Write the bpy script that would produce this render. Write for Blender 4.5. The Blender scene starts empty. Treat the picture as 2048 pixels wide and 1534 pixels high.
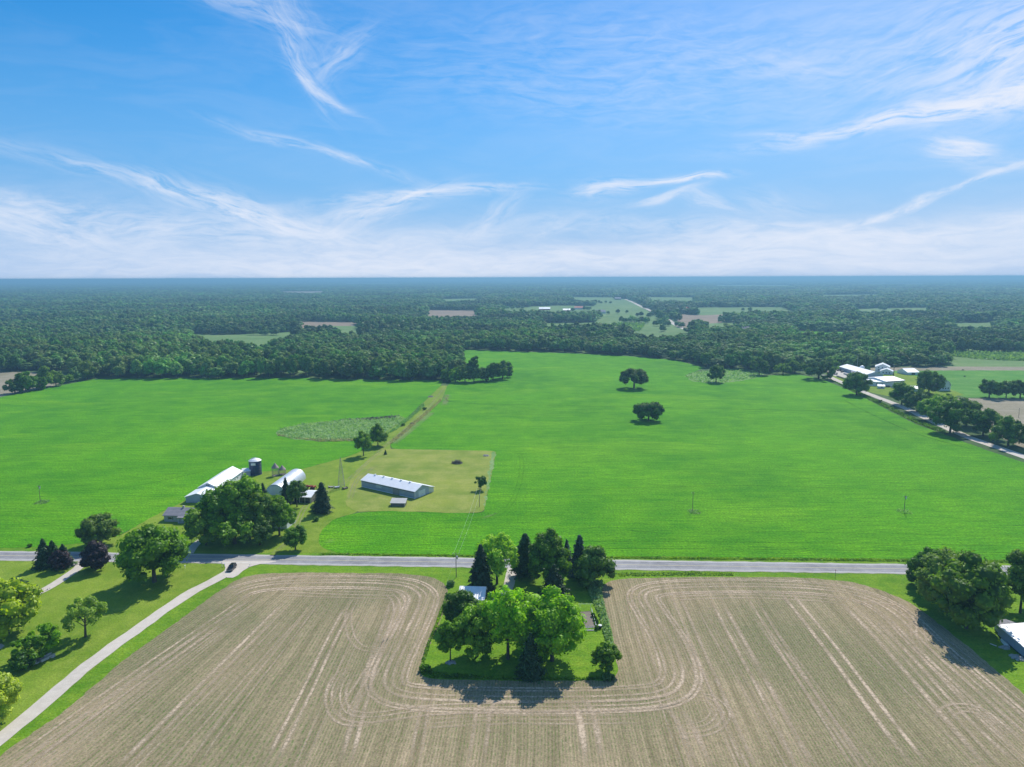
import bpy, math, random
import numpy as np
from mathutils import Vector, Matrix
from mathutils.geometry import tessellate_polygon

S = bpy.context.scene
COL = S.collection
R = math.radians
# ------------------------------------------------------------------ camera
F, CX, CY, CAMH = 1409.0, 1024.0, 767.0, 100.0
PITCH, ROLL = R(8.55), R(-0.19)
cd = bpy.data.cameras.new('camera')
cam = bpy.data.objects.new('camera', cd)
COL.objects.link(cam)
cd.sensor_fit = 'HORIZONTAL'
cd.sensor_width = 36.0
cd.lens = 36.0 * F / 2048.0
cd.clip_start = 1.0
cd.clip_end = 90000.0
S.camera = cam
fw = Vector((0, math.cos(PITCH), -math.sin(PITCH)))
up0 = Vector((0, math.sin(PITCH), math.cos(PITCH)))
rt0 = Vector((1, 0, 0))
c_, s_ = math.cos(ROLL), math.sin(ROLL)
rt = rt0 * c_ + up0 * s_
upv = up0 * c_ - rt0 * s_
M3 = Matrix((rt, upv, -fw)).transposed()
cam.matrix_world = Matrix.Translation((0, 0, CAMH)) @ M3.to_4x4()

# ------------------------------------------------------------------ light
SUN_EL, SUN_AZ = R(46.0), R(24.0)          # azimuth from +Y towards +X
sd = bpy.data.lights.new('sun', 'SUN')
sd.energy = 4.1
sd.angle = R(0.6)
sd.color = (1.0, 0.955, 0.88)
sun = bpy.data.objects.new('sun', sd)
COL.objects.link(sun)
sdir = Vector((math.sin(SUN_AZ) * math.cos(SUN_EL), math.cos(SUN_AZ) * math.cos(SUN_EL), math.sin(SUN_EL)))
sun.rotation_euler = sdir.to_track_quat('Z', 'Y').to_euler()
sun.location = (0, 0, 300)
S.view_settings.view_transform = 'Standard'
S.view_settings.look = 'None'
S.view_settings.gamma = 1.0
S.view_settings.exposure = 0.3


def ray(px, py):
    x = (px - CX) / F
    y = -(py - CY) / F
    return (rt * x + upv * y + fw)


def G(px, py, z=0.0):
    d = ray(px, py)
    t = (z - CAMH) / d.z
    return (d.x * t, d.y * t)


def hgt(px, pb, pt):
    g = G(px, pb)
    d = ray(px, pt)
    return CAMH + d.z * g[1] / d.y


def scl(px, pb):
    g = G(px, pb)
    return F / (g[1] * math.cos(PITCH) + CAMH * math.sin(PITCH))


def to_px(x, y, z=0.0):                    # numpy friendly
    dx, dy, dz = x, y, z - CAMH
    a = dx * rt.x + dy * rt.y + dz * rt.z
    b = dx * upv.x + dy * upv.y + dz * upv.z
    c = dx * fw.x + dy * fw.y + dz * fw.z
    return CX + F * a / c, CY - F * b / c


# ------------------------------------------------------------------ node helper
class NT:
    def __init__(s, tree):
        s.t = tree
        tree.nodes.clear()

    def n(s, kind, inp=None, out=0, **kw):
        nd = s.t.nodes.new(kind)
        for k, v in kw.items():
            setattr(nd, k, v)
        if inp:
            for k, v in inp.items():
                sk = nd.inputs[k]
                if hasattr(v, 'is_output') or isinstance(v, bpy.types.NodeSocket):
                    s.t.links.new(v, sk)
                else:
                    if isinstance(v, tuple) and len(v) == 3 and sk.type == 'RGBA':
                        v = v + (1.0,)
                    sk.default_value = v
        return nd.outputs[out] if len(nd.outputs) else None

    def m(s, op, a, b=0.0, c=0.0, clamp=False):
        return s.n('ShaderNodeMath', {0: a, 1: b, 2: c}, operation=op, use_clamp=clamp)

    def v(s, op, a, b=(0, 0, 0)):
        return s.n('ShaderNodeVectorMath', {0: a, 1: b}, operation=op)

    def noise(s, vec, scale, detail=3.0, rough=0.5, dist=0.0, out=0):
        return s.n('ShaderNodeTexNoise', {'Vector': vec, 'Scale': scale, 'Detail': detail,
                                          'Roughness': rough, 'Distortion': dist}, out)

    def mr(s, x, a, b, c=0.0, d=1.0, smooth=False):
        return s.n('ShaderNodeMapRange', {0: x, 1: a, 2: b, 3: c, 4: d},
                   interpolation_type='SMOOTHSTEP' if smooth else 'LINEAR')

    def mix(s, f, a, b):
        nd = s.t.nodes.new('ShaderNodeMix')
        nd.data_type = 'RGBA'
        for k, v in ((0, f), (6, a), (7, b)):
            if isinstance(v, bpy.types.NodeSocket):
                s.t.links.new(v, nd.inputs[k])
            else:
                if isinstance(v, tuple) and len(v) == 3:
                    v = v + (1.0,)
                nd.inputs[k].default_value = v
        return nd.outputs[2]

    def xyz(s, x, y, z=0.0):
        return s.n('ShaderNodeCombineXYZ', {0: x, 1: y, 2: z})


# ------------------------------------------------------------------ sky
w = bpy.data.worlds.new('World')
S.world = w
w.use_nodes = True
T = NT(w.node_tree)
sky = T.n('ShaderNodeTexSky', sky_type='NISHITA', sun_disc=False, sun_elevation=SUN_EL, sun_rotation=SUN_AZ,
          altitude=200.0, air_density=1.0, dust_density=0.6, ozone_density=3.0)
tc = T.n('ShaderNodeTexCoord')
nrm = T.v('NORMALIZE', tc)
sep = T.t.nodes.new('ShaderNodeSeparateXYZ')
T.t.links.new(nrm, sep.inputs[0])
DX, DY, DZ = sep.outputs
az = T.m('ARCTAN2', DX, DY)
el = T.m('ARCSINE', DZ)
SKYB = T.n('ShaderNodeHueSaturation', {'Saturation': 1.58, 'Value': 0.97, 'Color': sky})
skyc = T.mix(T.mr(el, R(0), R(19), 0.92, 0.22, True), SKYB, (1.25, 3.25, 6.3))


def azel(px, py):
    d = ray(px, py).normalized()
    return math.atan2(d.x, d.y), math.asin(d.z)


# warp so that outlines of the clouds are uneven
wv = T.noise(T.xyz(T.m('MULTIPLY', az, 3.0), T.m('MULTIPLY', el, 6.0)), 1.6, 3.0, 0.55, out=1)
wsep = T.t.nodes.new('ShaderNodeSeparateColor')
T.t.links.new(wv, wsep.inputs[0])
azw = T.m('ADD', az, T.m('MULTIPLY', T.m('SUBTRACT', wsep.outputs[0], 0.5), 0.075))
elw = T.m('ADD', el, T.m('MULTIPLY', T.m('SUBTRACT', wsep.outputs[1], 0.5), 0.045))
PXR = 1.0 / 1409.0
# px, py, half length, half width, angle (image degrees, + = down to the right), strength, streak density
CLOUDS = [
    (1860, 228, 210, 12, -6, 1.8, 9), (1970, 208, 120, 16, -5, 1.5, 9), (2050, 115, 110, 55, -16, 1.0, 5), (1980, 70, 220, 80, -10, 0.5, 5),
    (1500, 120, 360, 55, 4, 0.20, 7), (1250, 60, 500, 40, 3, 0.14, 6), (1150, 190, 430, 50, 5, 0.20, 7), (1590, 128, 150, 18, 12, 0.40, 8),
    (590, 40, 100, 24, 60, 0.45, 6), (606, 125, 70, 9, 62, 0.8, 7), (650, 178, 70, 7, 32, 0.95, 7),
    (690, 105, 60, 18, -45, 0.5, 6), (520, 8, 120, 20, 15, 0.5, 6),
    (850, 393, 160, 9, -5, 1.5, 7), (790, 408, 100, 11, -18, 0.9, 7), (640, 308, 150, 8, 14, 0.8, 6),
    (430, 405, 240, 13, 13, 1.1, 8), (520, 430, 110, 20, 20, 0.8, 7), (60, 440, 150, 18, 14, 1.0, 7), (30, 400, 80, 12, 8, 0.6, 6),
    (330, 455, 260, 22, 6, 0.65, 9), (650, 470, 260, 30, 8, 0.75, 7), (720, 440, 120, 24, -15, 0.5, 6),
    (980, 435, 70, 14, -32, 0.55, 6), (870, 480, 240, 20, -8, 0.75, 7), (1110, 455, 50, 10, -22, 0.5, 5),
    (1215, 378, 50, 13, -8, 1.6, 5), (1355, 363, 68, 6, -3, 2.4, 5), (1330, 398, 50, 6, -14, 1.3, 5), (1405, 405, 45, 9, 22, 0.9, 5),
    (1915, 302, 34, 13, 20, 2.2, 4), (1590, 261, 80, 5, 2, 0.5, 5), (1550, 410, 70, 20, 10, 0.35, 5), (1930, 372, 210, 4, -19, 1.0, 7),
    (2030, 338, 60, 10, 0, 0.55, 4), (1730, 436, 230, 4, -17, 0.9, 7), (1420, 455, 300, 14, 3, 0.5, 8),
    (1500, 490, 420, 22, -4, 0.95, 9), (1850, 470, 340, 22, -7, 1.05, 9), (1250, 505, 420, 22, -3, 0.80, 9),
    (1900, 510, 330, 20, -5, 0.90, 9), (1500, 535, 620, 16, -1, 0.8, 9), (300, 505, 420, 26, 4, 0.75, 8), (450, 540, 640, 20, 0, 0.80, 8),
    (850, 530, 400, 22, -4, 0.80, 8),
]
acc = None
TEX = []
for k, ang in enumerate((0, -16, 16, 52, -38)):                 # shared streak textures, one per drift direction
    ca, sa = math.cos(R(-ang)), math.sin(R(-ang))
    uu = T.m('ADD', T.m('MULTIPLY', azw, ca), T.m('MULTIPLY', elw, sa))
    vv = T.m('ADD', T.m('MULTIPLY', azw, -sa), T.m('MULTIPLY', elw, ca))
    nz = T.noise(T.xyz(T.m('MULTIPLY', uu, 19.0), T.m('MULTIPLY', vv, 100.0), k * 5.3), 1.0, 7.0, 0.66, 0.45)
    TEX.append((ang, T.mr(nz, 0.38, 0.68, 0.0, 1.35)))
groups = {}
for i, (px, py, L, Wd, ang, st, dens) in enumerate(CLOUDS):
    a0, e0 = azel(px, py)
    ca, sa = math.cos(R(-ang)), math.sin(R(-ang))
    L *= PXR * 1.05
    Wd *= PXR * 1.2
    da = T.m('SUBTRACT', azw, a0)
    de = T.m('SUBTRACT', elw, e0)
    u = T.m('MULTIPLY_ADD', da, ca / L, T.m('MULTIPLY', de, sa / L))
    v = T.m('MULTIPLY_ADD', da, -sa / Wd, T.m('MULTIPLY', de, ca / Wd))
    rr = T.m('MULTIPLY_ADD', u, u, T.m('MULTIPLY', v, v))
    fall = T.m('MULTIPLY', T.m('POWER', 2.718, T.m('MULTIPLY', rr, -1.1)), st)
    g = min(range(len(TEX)), key=lambda k: abs(TEX[k][0] - ang))
    g = (g, py > 465)
    groups[g] = T.m('ADD', groups[g], fall) if g in groups else fall
for g, f in groups.items():
    al = T.m('MULTIPLY', f, TEX[g[0]][1] if not g[1] else T.m('MULTIPLY_ADD', TEX[g[0]][1], 0.45, 0.42))
    acc = al if acc is None else T.m('ADD', acc, al)
# thin overall veil with streaks
veil = T.noise(T.xyz(T.m('MULTIPLY', azw, 3.0), T.m('MULTIPLY', elw, 16.0), 4.0), 1.7, 7.0, 0.6, 0.8)
low = T.mr(el, R(0.0), R(7.5), 0.42, 0.0, True)
acc = T.m('ADD', acc, T.m('MULTIPLY', low, T.mr(veil, 0.3, 0.7, 0.7, 1.15)))
acc = T.m('ADD', acc, T.m('MULTIPLY', T.mr(veil, 0.45, 0.75, 0.0, 0.10), 1.0))
acc = T.m('ADD', acc, T.m('MULTIPLY', T.mr(az, R(0), R(42), 0.0, 0.22, True), T.mr(el, 0, R(30), 0.5, 1.0)))
cov = T.m('SUBTRACT', 1.0, T.m('POWER', 2.718, T.m('MULTIPLY', acc, -0.85)), clamp=True)
CLOUDC = (6.2, 6.55, 7.4)
mixc = T.mix(cov, skyc, CLOUDC)
bg = T.n('ShaderNodeBackground', {'Color': mixc, 'Strength': 0.108})
T.n('ShaderNodeOutputWorld', {'Surface': bg})
w.cycles.sampling_method = 'MANUAL'
w.cycles.sample_map_resolution = 256


# ------------------------------------------------------------------ object helpers
def new_mesh(name, V, Fc, mats, tone=None, uv=None, smooth=False, mi=None):
    """V (n,3); Fc list of arrays (k,3) / (k,4), or a list of tuples"""
    me = bpy.data.meshes.new(name)
    V = np.asarray(V, dtype=np.float32)
    if isinstance(Fc, np.ndarray):
        Fc = [Fc]
    if len(Fc) and not isinstance(Fc[0], np.ndarray):
        me.from_pydata([tuple(map(float, p)) for p in V], [], [tuple(f) for f in Fc])
    else:
        Fc = [f for f in Fc if len(f)]
        me.vertices.add(len(V))
        me.vertices.foreach_set('co', V.ravel())
        li = np.concatenate([f.ravel() for f in Fc]).astype(np.int32)
        tot = np.concatenate([np.full(len(f), f.shape[1]) for f in Fc]).astype(np.int32)
        st = np.concatenate([[0], np.cumsum(tot)[:-1]]).astype(np.int32)
        me.loops.add(len(li))
        me.loops.foreach_set('vertex_index', li)
        me.polygons.add(len(tot))
        me.polygons.foreach_set('loop_start', st)
        me.polygons.foreach_set('loop_total', tot)
        me.update(calc_edges=True)
    if smooth:
        me.polygons.foreach_set('use_smooth', np.ones(len(me.polygons), dtype=bool))
    if not isinstance(mats, (list, tuple)):
        mats = [mats]
    for m_ in mats:
        me.materials.append(m_)
    if mi is not None:
        me.polygons.foreach_set('material_index', np.asarray(mi, dtype=np.int32))
    if tone is not None:
        at = me.attributes.new('tone', 'FLOAT', 'POINT')
        at.data.foreach_set('value', np.asarray(tone, dtype=np.float32))
    if uv is not None:
        at = me.attributes.new('band', 'FLOAT_VECTOR', 'POINT')
        at.data.foreach_set('vector', np.asarray(uv, dtype=np.float32).ravel())
    me.validate()
    return me


def tag(o, label=None, cat=None, group=None, kind=None):
    if label:
        o['label'] = label
    if cat:
        o['category'] = cat
    if group:
        o['group'] = group
    if kind:
        o['kind'] = kind
    return o


def obj(name, me, parent=None):
    o = bpy.data.objects.new(name, me)
    COL.objects.link(o)
    if parent:
        o.parent = parent
    return o


def empty(name, label, cat, loc, rz=0.0, group=None):
    o = bpy.data.objects.new(name, None)
    COL.objects.link(o)
    o.empty_display_size = 0.5
    o.location = loc
    o.rotation_euler = (0, 0, rz)
    return tag(o, label, cat, group)


class MB:
    """collects simple solids; build() links them as one mesh object"""

    def __init__(s):
        s.V, s.F = [], []

    def add(s, V, Fc):
        b = len(s.V)
        s.V += [tuple(p) for p in V]
        s.F += [tuple(i + b for i in f) for f in Fc]
        return s

    def box(s, x0, x1, y0, y1, z0, z1):
        return s.add([(x0, y0, z0), (x1, y0, z0), (x1, y1, z0), (x0, y1, z0), (x0, y0, z1), (x1, y0, z1), (x1, y1, z1), (x0, y1, z1)],
                     [(3, 2, 1, 0), (4, 5, 6, 7), (0, 1, 5, 4), (1, 2, 6, 5), (2, 3, 7, 6), (3, 0, 4, 7)])

    def prism(s, prof, x0, x1, axis='x'):
        """profile [(a,z)...] extruded along the axis"""
        n = len(prof)
        if axis == 'x':
            V = [(x0, a, z) for a, z in prof] + [(x1, a, z) for a, z in prof]
        else:
            V = [(a, x0, z) for a, z in prof] + [(a, x1, z) for a, z in prof]
        Fc = [tuple(range(n - 1, -1, -1)), tuple(range(n, 2 * n))]
        for i in range(n):
            j = (i + 1) % n
            Fc.append((i, j, j + n, i + n))
        return s.add(V, Fc)

    def tube(s, a, b, r0, r1=None, k=6):
        a, b = Vector(a), Vector(b)
        r1 = r0 if r1 is None else r1
        d = (b - a).normalized()
        t = Vector((0, 0, 1)) if abs(d.z) < 0.9 else Vector((1, 0, 0))
        u = d.cross(t).normalized()
        v = d.cross(u)
        V = []
        for p, r in ((a, r0), (b, r1)):
            for i in range(k):
                q = 2 * math.pi * i / k
                V.append(tuple(p + u * (math.cos(q) * r) + v * (math.sin(q) * r)))
        Fc = [(i, (i + 1) % k, (i + 1) % k + k, i + k) for i in range(k)]
        Fc += [tuple(range(k - 1, -1, -1)), tuple(range(k, 2 * k))]
        return s.add(V, Fc)

    def lathe(s, prof, k=24, cx=0, cy=0):
        """profile [(r,z)...]"""
        V, Fc = [], []
        for r, z in prof:
            for i in range(k):
                q = 2 * math.pi * i / k
                V.append((cx + r * math.cos(q), cy + r * math.sin(q), z))
        for j in range(len(prof) - 1):
            for i in range(k):
                Fc.append((j * k + i, j * k + (i + 1) % k, (j + 1) * k + (i + 1) % k, (j + 1) * k + i))
        Fc.append(tuple(range(k - 1, -1, -1)))
        Fc.append(tuple(range((len(prof) - 1) * k, len(prof) * k)))
        return s.add(V, Fc)

    def build(s, name, mat, parent=None, smooth=False, bevel=0.0):
        me = new_mesh(name, s.V, s.F, mat, smooth=smooth)
        o = obj(name, me, parent)
        if bevel:
            bm = o.modifiers.new('bevel', 'BEVEL')
            bm.width = bevel
            bm.segments = 2
            bm.limit_method = 'ANGLE'
        return o


# ------------------------------------------------------------------ materials
def mat_new(name):
    m = bpy.data.materials.new(name)
    m.use_nodes = True
    return m, NT(m.node_tree)


def pos(T):
    return T.n('ShaderNodeNewGeometry')


def out_pr(T, col, rough=0.9, spec=0.3, metal=0.0, bump=None, bd=0.1, bs=0.5):
    inp = {'Base Color': col, 'Roughness': rough, 'Metallic': metal, 'Specular IOR Level': spec}
    if bump is not None:
        inp['Normal'] = T.n('ShaderNodeBump', {'Height': bump, 'Distance': bd, 'Strength': bs})
    p = T.n('ShaderNodeBsdfPrincipled', inp)
    T.n('ShaderNodeOutputMaterial', {'Surface': p})


def ground_mat(name, cols, big=0.012, mid=0.12, fine=1.1, rowdir=None, rowmix=0.3, bd=0.35, speck=0.25, yel=None, rough=0.95, dash=0.0):
    """cols: dark, base, light. rowdir (rx, ry): noise stretched along one direction"""
    m, T = mat_new(name)
    P = pos(T)
    nb = T.noise(P, big, 4.0, 0.55, 0.4)
    nm = T.noise(P, mid, 4.0, 0.6)
    nf = T.noise(P, fine, 3.0, 0.7)
    c = T.mix(T.mr(nb, 0.35, 0.65), cols[0], cols[1])
    c = T.mix(T.mr(nm, 0.4, 0.75, 0, 0.7), c, cols[2])
    if yel:
        ny = T.noise(T.v('MULTIPLY', P, (0.35, 1.0, 1.0)), 0.02, 4.0, 0.6, 0.8)
        c = T.mix(T.mr(ny, 0.52, 0.74, 0.0, 0.75), c, yel)
    h = nf
    if rowdir:
        sp = T.v('MULTIPLY', P, rowdir + (1.0,))
        nr = T.noise(sp, 1.0, 3.0, 0.6, 0.3)
        c = T.mix(T.mr(nr, 0.42, 0.7, 0, rowmix), c, cols[0])
        nr2 = T.noise(T.v('MULTIPLY', P, (rowdir[0] * 0.3, rowdir[1] * 0.35, 1.0)), 1.0, 4.0, 0.6, 0.6)
        c = T.mix(T.mr(nr2, 0.5, 0.72, 0, rowmix * 0.45), c, cols[2])
        h = T.m('ADD', nf, T.m('MULTIPLY', nr, 0.8))
        if dash:
            wob = T.noise(P, 0.02, 2.0, out=1)
            PW = T.v('ADD', P, T.v('MULTIPLY', wob, (0.0, 22.0, 0.0)))
            nd_ = T.noise(T.v('MULTIPLY', PW, (0.045, 0.62, 1.0)), 1.0, 4.0, 0.72)
            c = T.mix(T.mr(nd_, 0.56, 0.70, 0, dash), c, tuple(v * 0.62 for v in cols[0]))
            nd3 = T.noise(T.v('MULTIPLY', P, (0.35, 0.9, 1.0)), 1.0, 3.0, 0.7)
            c = T.mix(T.mr(nd3, 0.56, 0.72, 0, dash * 0.8), c, tuple(v * 0.7 for v in cols[0]))
    dk = T.mr(nf, 0.25, 0.75, 1 - speck, 1 + speck)
    c = T.n('ShaderNodeVectorMath', {0: c, 'Scale': dk}, operation='SCALE')
    out_pr(T, c, rough, 0.1, bump=h, bd=bd, bs=0.8)
    return m


def leaf_mat(name, dark, light, trans=0.35, hue=0.03, patch=False):
    m, T = mat_new(name)
    at = T.n('ShaderNodeAttribute', out=2, attribute_name='tone')
    oi = T.n('ShaderNodeObjectInfo', out=5)
    P = pos(T)
    nb = T.noise(P, 0.35, 3.0, 0.6)
    f = T.m('ADD', T.m('MULTIPLY', at, 0.95), T.m('MULTIPLY', T.m('SUBTRACT', nb, 0.3), 0.8), clamp=True)
    c = T.mix(f, dark, light)
    if patch:                                                # broad random patches of brighter and darker leaf colour
        pn = T.noise(P, 0.0035, 3.0, 0.6)
        pn2 = T.noise(P, 0.012, 3.0, 0.6)
        c = T.n('ShaderNodeVectorMath', {0: c, 'Scale': T.m('MULTIPLY', T.mr(pn, 0.35, 0.65, 0.62, 1.35), T.mr(pn2, 0.35, 0.65, 0.72, 1.3))}, operation='SCALE')
    hs = T.n('ShaderNodeHueSaturation', {'Hue': T.mr(oi, 0, 1, 0.5 - hue * 0.35, 0.5 + hue * 0.35), 'Saturation': T.mr(oi, 0, 1, 0.92, 1.08),
                                         'Value': T.mr(T.m('FRACT', T.m('MULTIPLY', oi, 7.3)), 0, 1, 0.75, 1.25), 'Color': c})
    d = T.n('ShaderNodeBsdfDiffuse', {'Color': hs})
    tcol = T.n('ShaderNodeVectorMath', {0: hs, 1: (1.25, 1.35, 0.6)}, operation='MULTIPLY')
    t = T.n('ShaderNodeBsdfTranslucent', {'Color': tcol})
    mx = T.n('ShaderNodeMixShader', {0: trans, 1: d, 2: t})
    gl = T.n('ShaderNodeBsdfGlossy', {'Color': (0.9, 0.95, 1.0), 'Roughness': 0.5})
    mx = T.n('ShaderNodeMixShader', {0: 0.02, 1: mx, 2: gl})
    T.n('ShaderNodeOutputMaterial', {'Surface': mx})
    return m


def paint(name, col, rough=0.6, var=0.12, ribs=0.0, axis=0, metal=0.0, dirt=(0.2, 0.17, 0.13), dirta=0.25, spec=0.4):
    """painted / metal sheet with uneven wear; ribs = rib pitch in metres along a local axis"""
    m, T = mat_new(name)
    O = T.n('ShaderNodeTexCoord', out=3)
    n1 = T.noise(O, 0.5, 4.0, 0.6)
    n2 = T.noise(T.v('MULTIPLY', O, (3.0, 3.0, 0.4)), 1.0, 3.0, 0.7)
    c = T.n('ShaderNodeVectorMath', {0: col, 'Scale': T.mr(n1, 0.3, 0.7, 1 - var, 1 + var)}, operation='SCALE')
    c = T.mix(T.mr(n2, 0.55, 0.8, 0, dirta), c, dirt)
    bump = None
    if ribs:
        sx = T.t.nodes.new('ShaderNodeSeparateXYZ')
        T.t.links.new(O, sx.inputs[0])
        bump = T.m('SINE', T.m('MULTIPLY', sx.outputs[axis], 2 * math.pi / ribs))
        out_pr(T, c, rough, spec, metal, bump, 0.03, 0.9)
    else:
        out_pr(T, c, rough, spec, metal)
    return m


MT = {}
MT['crop'] = ground_mat('crop_green', [(0.044, 0.205, 0.001), (0.096, 0.325, 0.001), (0.165, 0.41, 0.002)], 0.008, 0.05, 1.1,
                        rowdir=(0.07, 1.1), rowmix=0.9, dash=0.75, yel=(0.20, 0.42, 0.008), bd=0.5, speck=0.55)
MT['lawn'] = ground_mat('lawn_green', [(0.12, 0.215, 0.014), (0.195, 0.29, 0.024), (0.29, 0.355, 0.05)], 0.03, 0.2, 2.0,
                        rowdir=(0.25, 0.08), rowmix=0.4, bd=0.2, speck=0.35)
MT['verge'] = ground_mat('verge_green', [(0.085, 0.205, 0.008), (0.155, 0.29, 0.014), (0.25, 0.36, 0.03)], 0.05, 0.25, 1.6,
                         rowdir=(0.03, 0.5), rowmix=0.5, bd=0.25, speck=0.4)
MT['paddock'] = ground_mat('paddock_grass', [(0.16, 0.235, 0.03), (0.25, 0.30, 0.045), (0.36, 0.355, 0.10)], 0.04, 0.12, 1.3,
                           rowdir=(0.05, 0.35), rowmix=0.35, bd=0.15, speck=0.22)
MT['land'] = ground_mat('land', [(0.05, 0.10, 0.03), (0.075, 0.13, 0.035), (0.12, 0.17, 0.06)], 0.004, 0.03, 0.4, bd=0.4)
MT['meadow'] = ground_mat('meadow', [(0.10, 0.19, 0.05), (0.15, 0.25, 0.07), (0.24, 0.30, 0.13)], 0.006, 0.03, 0.3,
                          rowdir=(0.008, 0.1), rowmix=0.4, bd=0.3)
MT['pasture'] = ground_mat('pasture_grass', [(0.06, 0.20, 0.02), (0.10, 0.28, 0.03), (0.19, 0.34, 0.07)], 0.01, 0.05, 0.5,
                           rowdir=(0.02, 0.2), rowmix=0.5, bd=0.3)
MT['stubble'] = ground_mat('stubble', [(0.22, 0.20, 0.12), (0.30, 0.26, 0.18), (0.38, 0.33, 0.25)], 0.01, 0.06, 0.6,
                           rowdir=(0.02, 0.3), rowmix=0.3, bd=0.1)
MT['brownf'] = ground_mat('bare_field', [(0.22, 0.17, 0.12), (0.30, 0.22, 0.16), (0.36, 0.29, 0.2)], 0.01, 0.06, 0.6,
                          rowdir=(0.02, 0.3), rowmix=0.3, bd=0.1)
MT['weeds'] = ground_mat('weeds_ground', [(0.13, 0.27, 0.06), (0.20, 0.33, 0.10), (0.31, 0.38, 0.18)], 0.06, 0.3, 1.2, bd=0.6, speck=0.35)
MT['gravel'] = ground_mat('gravel', [(0.50, 0.45, 0.38), (0.57, 0.51, 0.44), (0.64, 0.58, 0.50)], 0.05, 0.5, 6.0, bd=0.03, speck=0.12)
MT['asphalt'] = ground_mat('asphalt', [(0.21, 0.205, 0.21), (0.32, 0.31, 0.315), (0.42, 0.405, 0.40)], 0.03, 0.3, 3.0,
                           rowdir=(0.04, 1.0), rowmix=0.5, bd=0.01, speck=0.18)
MT['shoulder'] = ground_mat('shoulder', [(0.38, 0.36, 0.31), (0.45, 0.42, 0.37), (0.50, 0.47, 0.42)], 0.05, 0.6, 5.0, bd=0.02, speck=0.15)
MT['soil'] = ground_mat('soil', [(0.17, 0.14, 0.11), (0.22, 0.185, 0.15), (0.28, 0.25, 0.2)], 0.1, 0.8, 4.0, bd=0.08)
MT['whiteline'] = paint('line_white', (0.72, 0.72, 0.70), 0.8, 0.1)
MT['yellowline'] = paint('line_yellow', (0.62, 0.55, 0.30), 0.8, 0.1)


def tilled():
    m, T = mat_new('tilled_soil')
    P = pos(T)
    sp = T.t.nodes.new('ShaderNodeSeparateXYZ')
    T.t.links.new(P, sp.inputs[0])
    x, y, z = sp.outputs
    dy = T.m('SUBTRACT', y, 230.0)
    c = 0.0067
    ub = T.m('DIVIDE', T.m('ADD', x, T.m('MULTIPLY', dy, 45 * c)), T.m('SUBTRACT', 1.0, T.m('MULTIPLY', dy, c)))
    k = T.m('LESS_THAN', x, -45.0)
    u0 = T.m('ADD', T.m('MULTIPLY', ub, k), T.m('MULTIPLY', T.m('ADD', x, T.m('MULTIPLY', dy, -0.035)), T.m('SUBTRACT', 1.0, k)))
    wob = T.noise(P, 0.03, 2.0)
    u = T.m('ADD', u0, T.m('MULTIPLY', wob, 1.6))
    # bands of seeder passes, long streaks along the rows
    st1 = T.noise(T.xyz(T.m('MULTIPLY', u, 0.55), T.m('MULTIPLY', y, 0.012)), 1.0, 5.0, 0.65)
    st2 = T.noise(T.xyz(T.m('MULTIPLY', u, 2.6), T.m('MULTIPLY', y, 0.05)), 1.0, 3.0, 0.6)
    big = T.noise(P, 0.018, 4.0, 0.55, 0.5)
    fine = T.noise(P, 2.3, 4.0, 0.75)
    fine2 = T.noise(P, 0.7, 3.0, 0.6)
    row = T.m('MULTIPLY_ADD', T.m('SINE', T.m('MULTIPLY', u, 2 * math.pi / 0.76)), 0.5, 0.5)
    c1 = T.mix(T.mr(st1, 0.35, 0.68), (0.235, 0.188, 0.104), (0.425, 0.328, 0.205))
    c1 = T.mix(T.mr(st2, 0.55, 0.78, 0, 0.4), c1, (0.55, 0.425, 0.29))
    c1 = T.mix(T.mr(big, 0.38, 0.66, 0.0, 0.65), c1, (0.175, 0.165, 0.085))
    plants = T.m('MULTIPLY', T.mr(row, 0.45, 0.95), T.mr(T.noise(T.xyz(T.m('MULTIPLY', u, 1.4), T.m('MULTIPLY', y, 0.9)), 1.0, 3.0, 0.75), 0.42, 0.62))
    pl = T.m('MULTIPLY', plants, T.mr(big, 0.3, 0.65, 0.35, 0.9))
    c1 = T.mix(pl, c1, (0.085, 0.16, 0.025))
    c1 = T.n('ShaderNodeVectorMath', {0: c1, 'Scale': T.m('MULTIPLY', T.mr(fine, 0.28, 0.72, 0.6, 1.42), T.mr(fine2, 0.3, 0.7, 0.88, 1.12))}, operation='SCALE')
    h = T.m('ADD', T.m('MULTIPLY', row, 0.6), T.m('MULTIPLY', fine, 1.0))
    out_pr(T, c1, 0.95, 0.1, bump=h, bd=0.12, bs=0.7)
    return m


MT['tilled'] = tilled()


def track_mat(name, col, amax, lo=0.4, hi=0.62):
    m, T = mat_new(name)
    b = T.n('ShaderNodeAttribute', out=1, attribute_name='band')
    sp = T.t.nodes.new('ShaderNodeSeparateXYZ')
    T.t.links.new(b, sp.inputs[0])
    v, u, a = sp.outputs
    edge = T.mr(T.m('ABSOLUTE', v), 0.15, 1.0, 1.0, 0.0, True)
    P = pos(T)
    n1 = T.noise(P, 1.4, 4.0, 0.7)
    n2 = T.noise(P, 0.08, 3.0, 0.6)
    al = T.m('MULTIPLY', T.m('MULTIPLY', edge, T.mr(n1, lo - 0.1, hi, 0.15, 1.0)), T.m('MULTIPLY', a, T.mr(n2, 0.35, 0.6, 0.35, 1.0)))
    al = T.m('MULTIPLY', al, amax, clamp=True)
    d = T.n('ShaderNodeBsdfDiffuse', {'Color': T.mix(n1, tuple(x * 0.85 for x in col), tuple(x * 1.12 for x in col))})
    tr = T.n('ShaderNodeBsdfTransparent')
    T.n('ShaderNodeOutputMaterial', {'Surface': T.n('ShaderNodeMixShader', {0: al, 1: tr, 2: d})})
    return m


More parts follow.
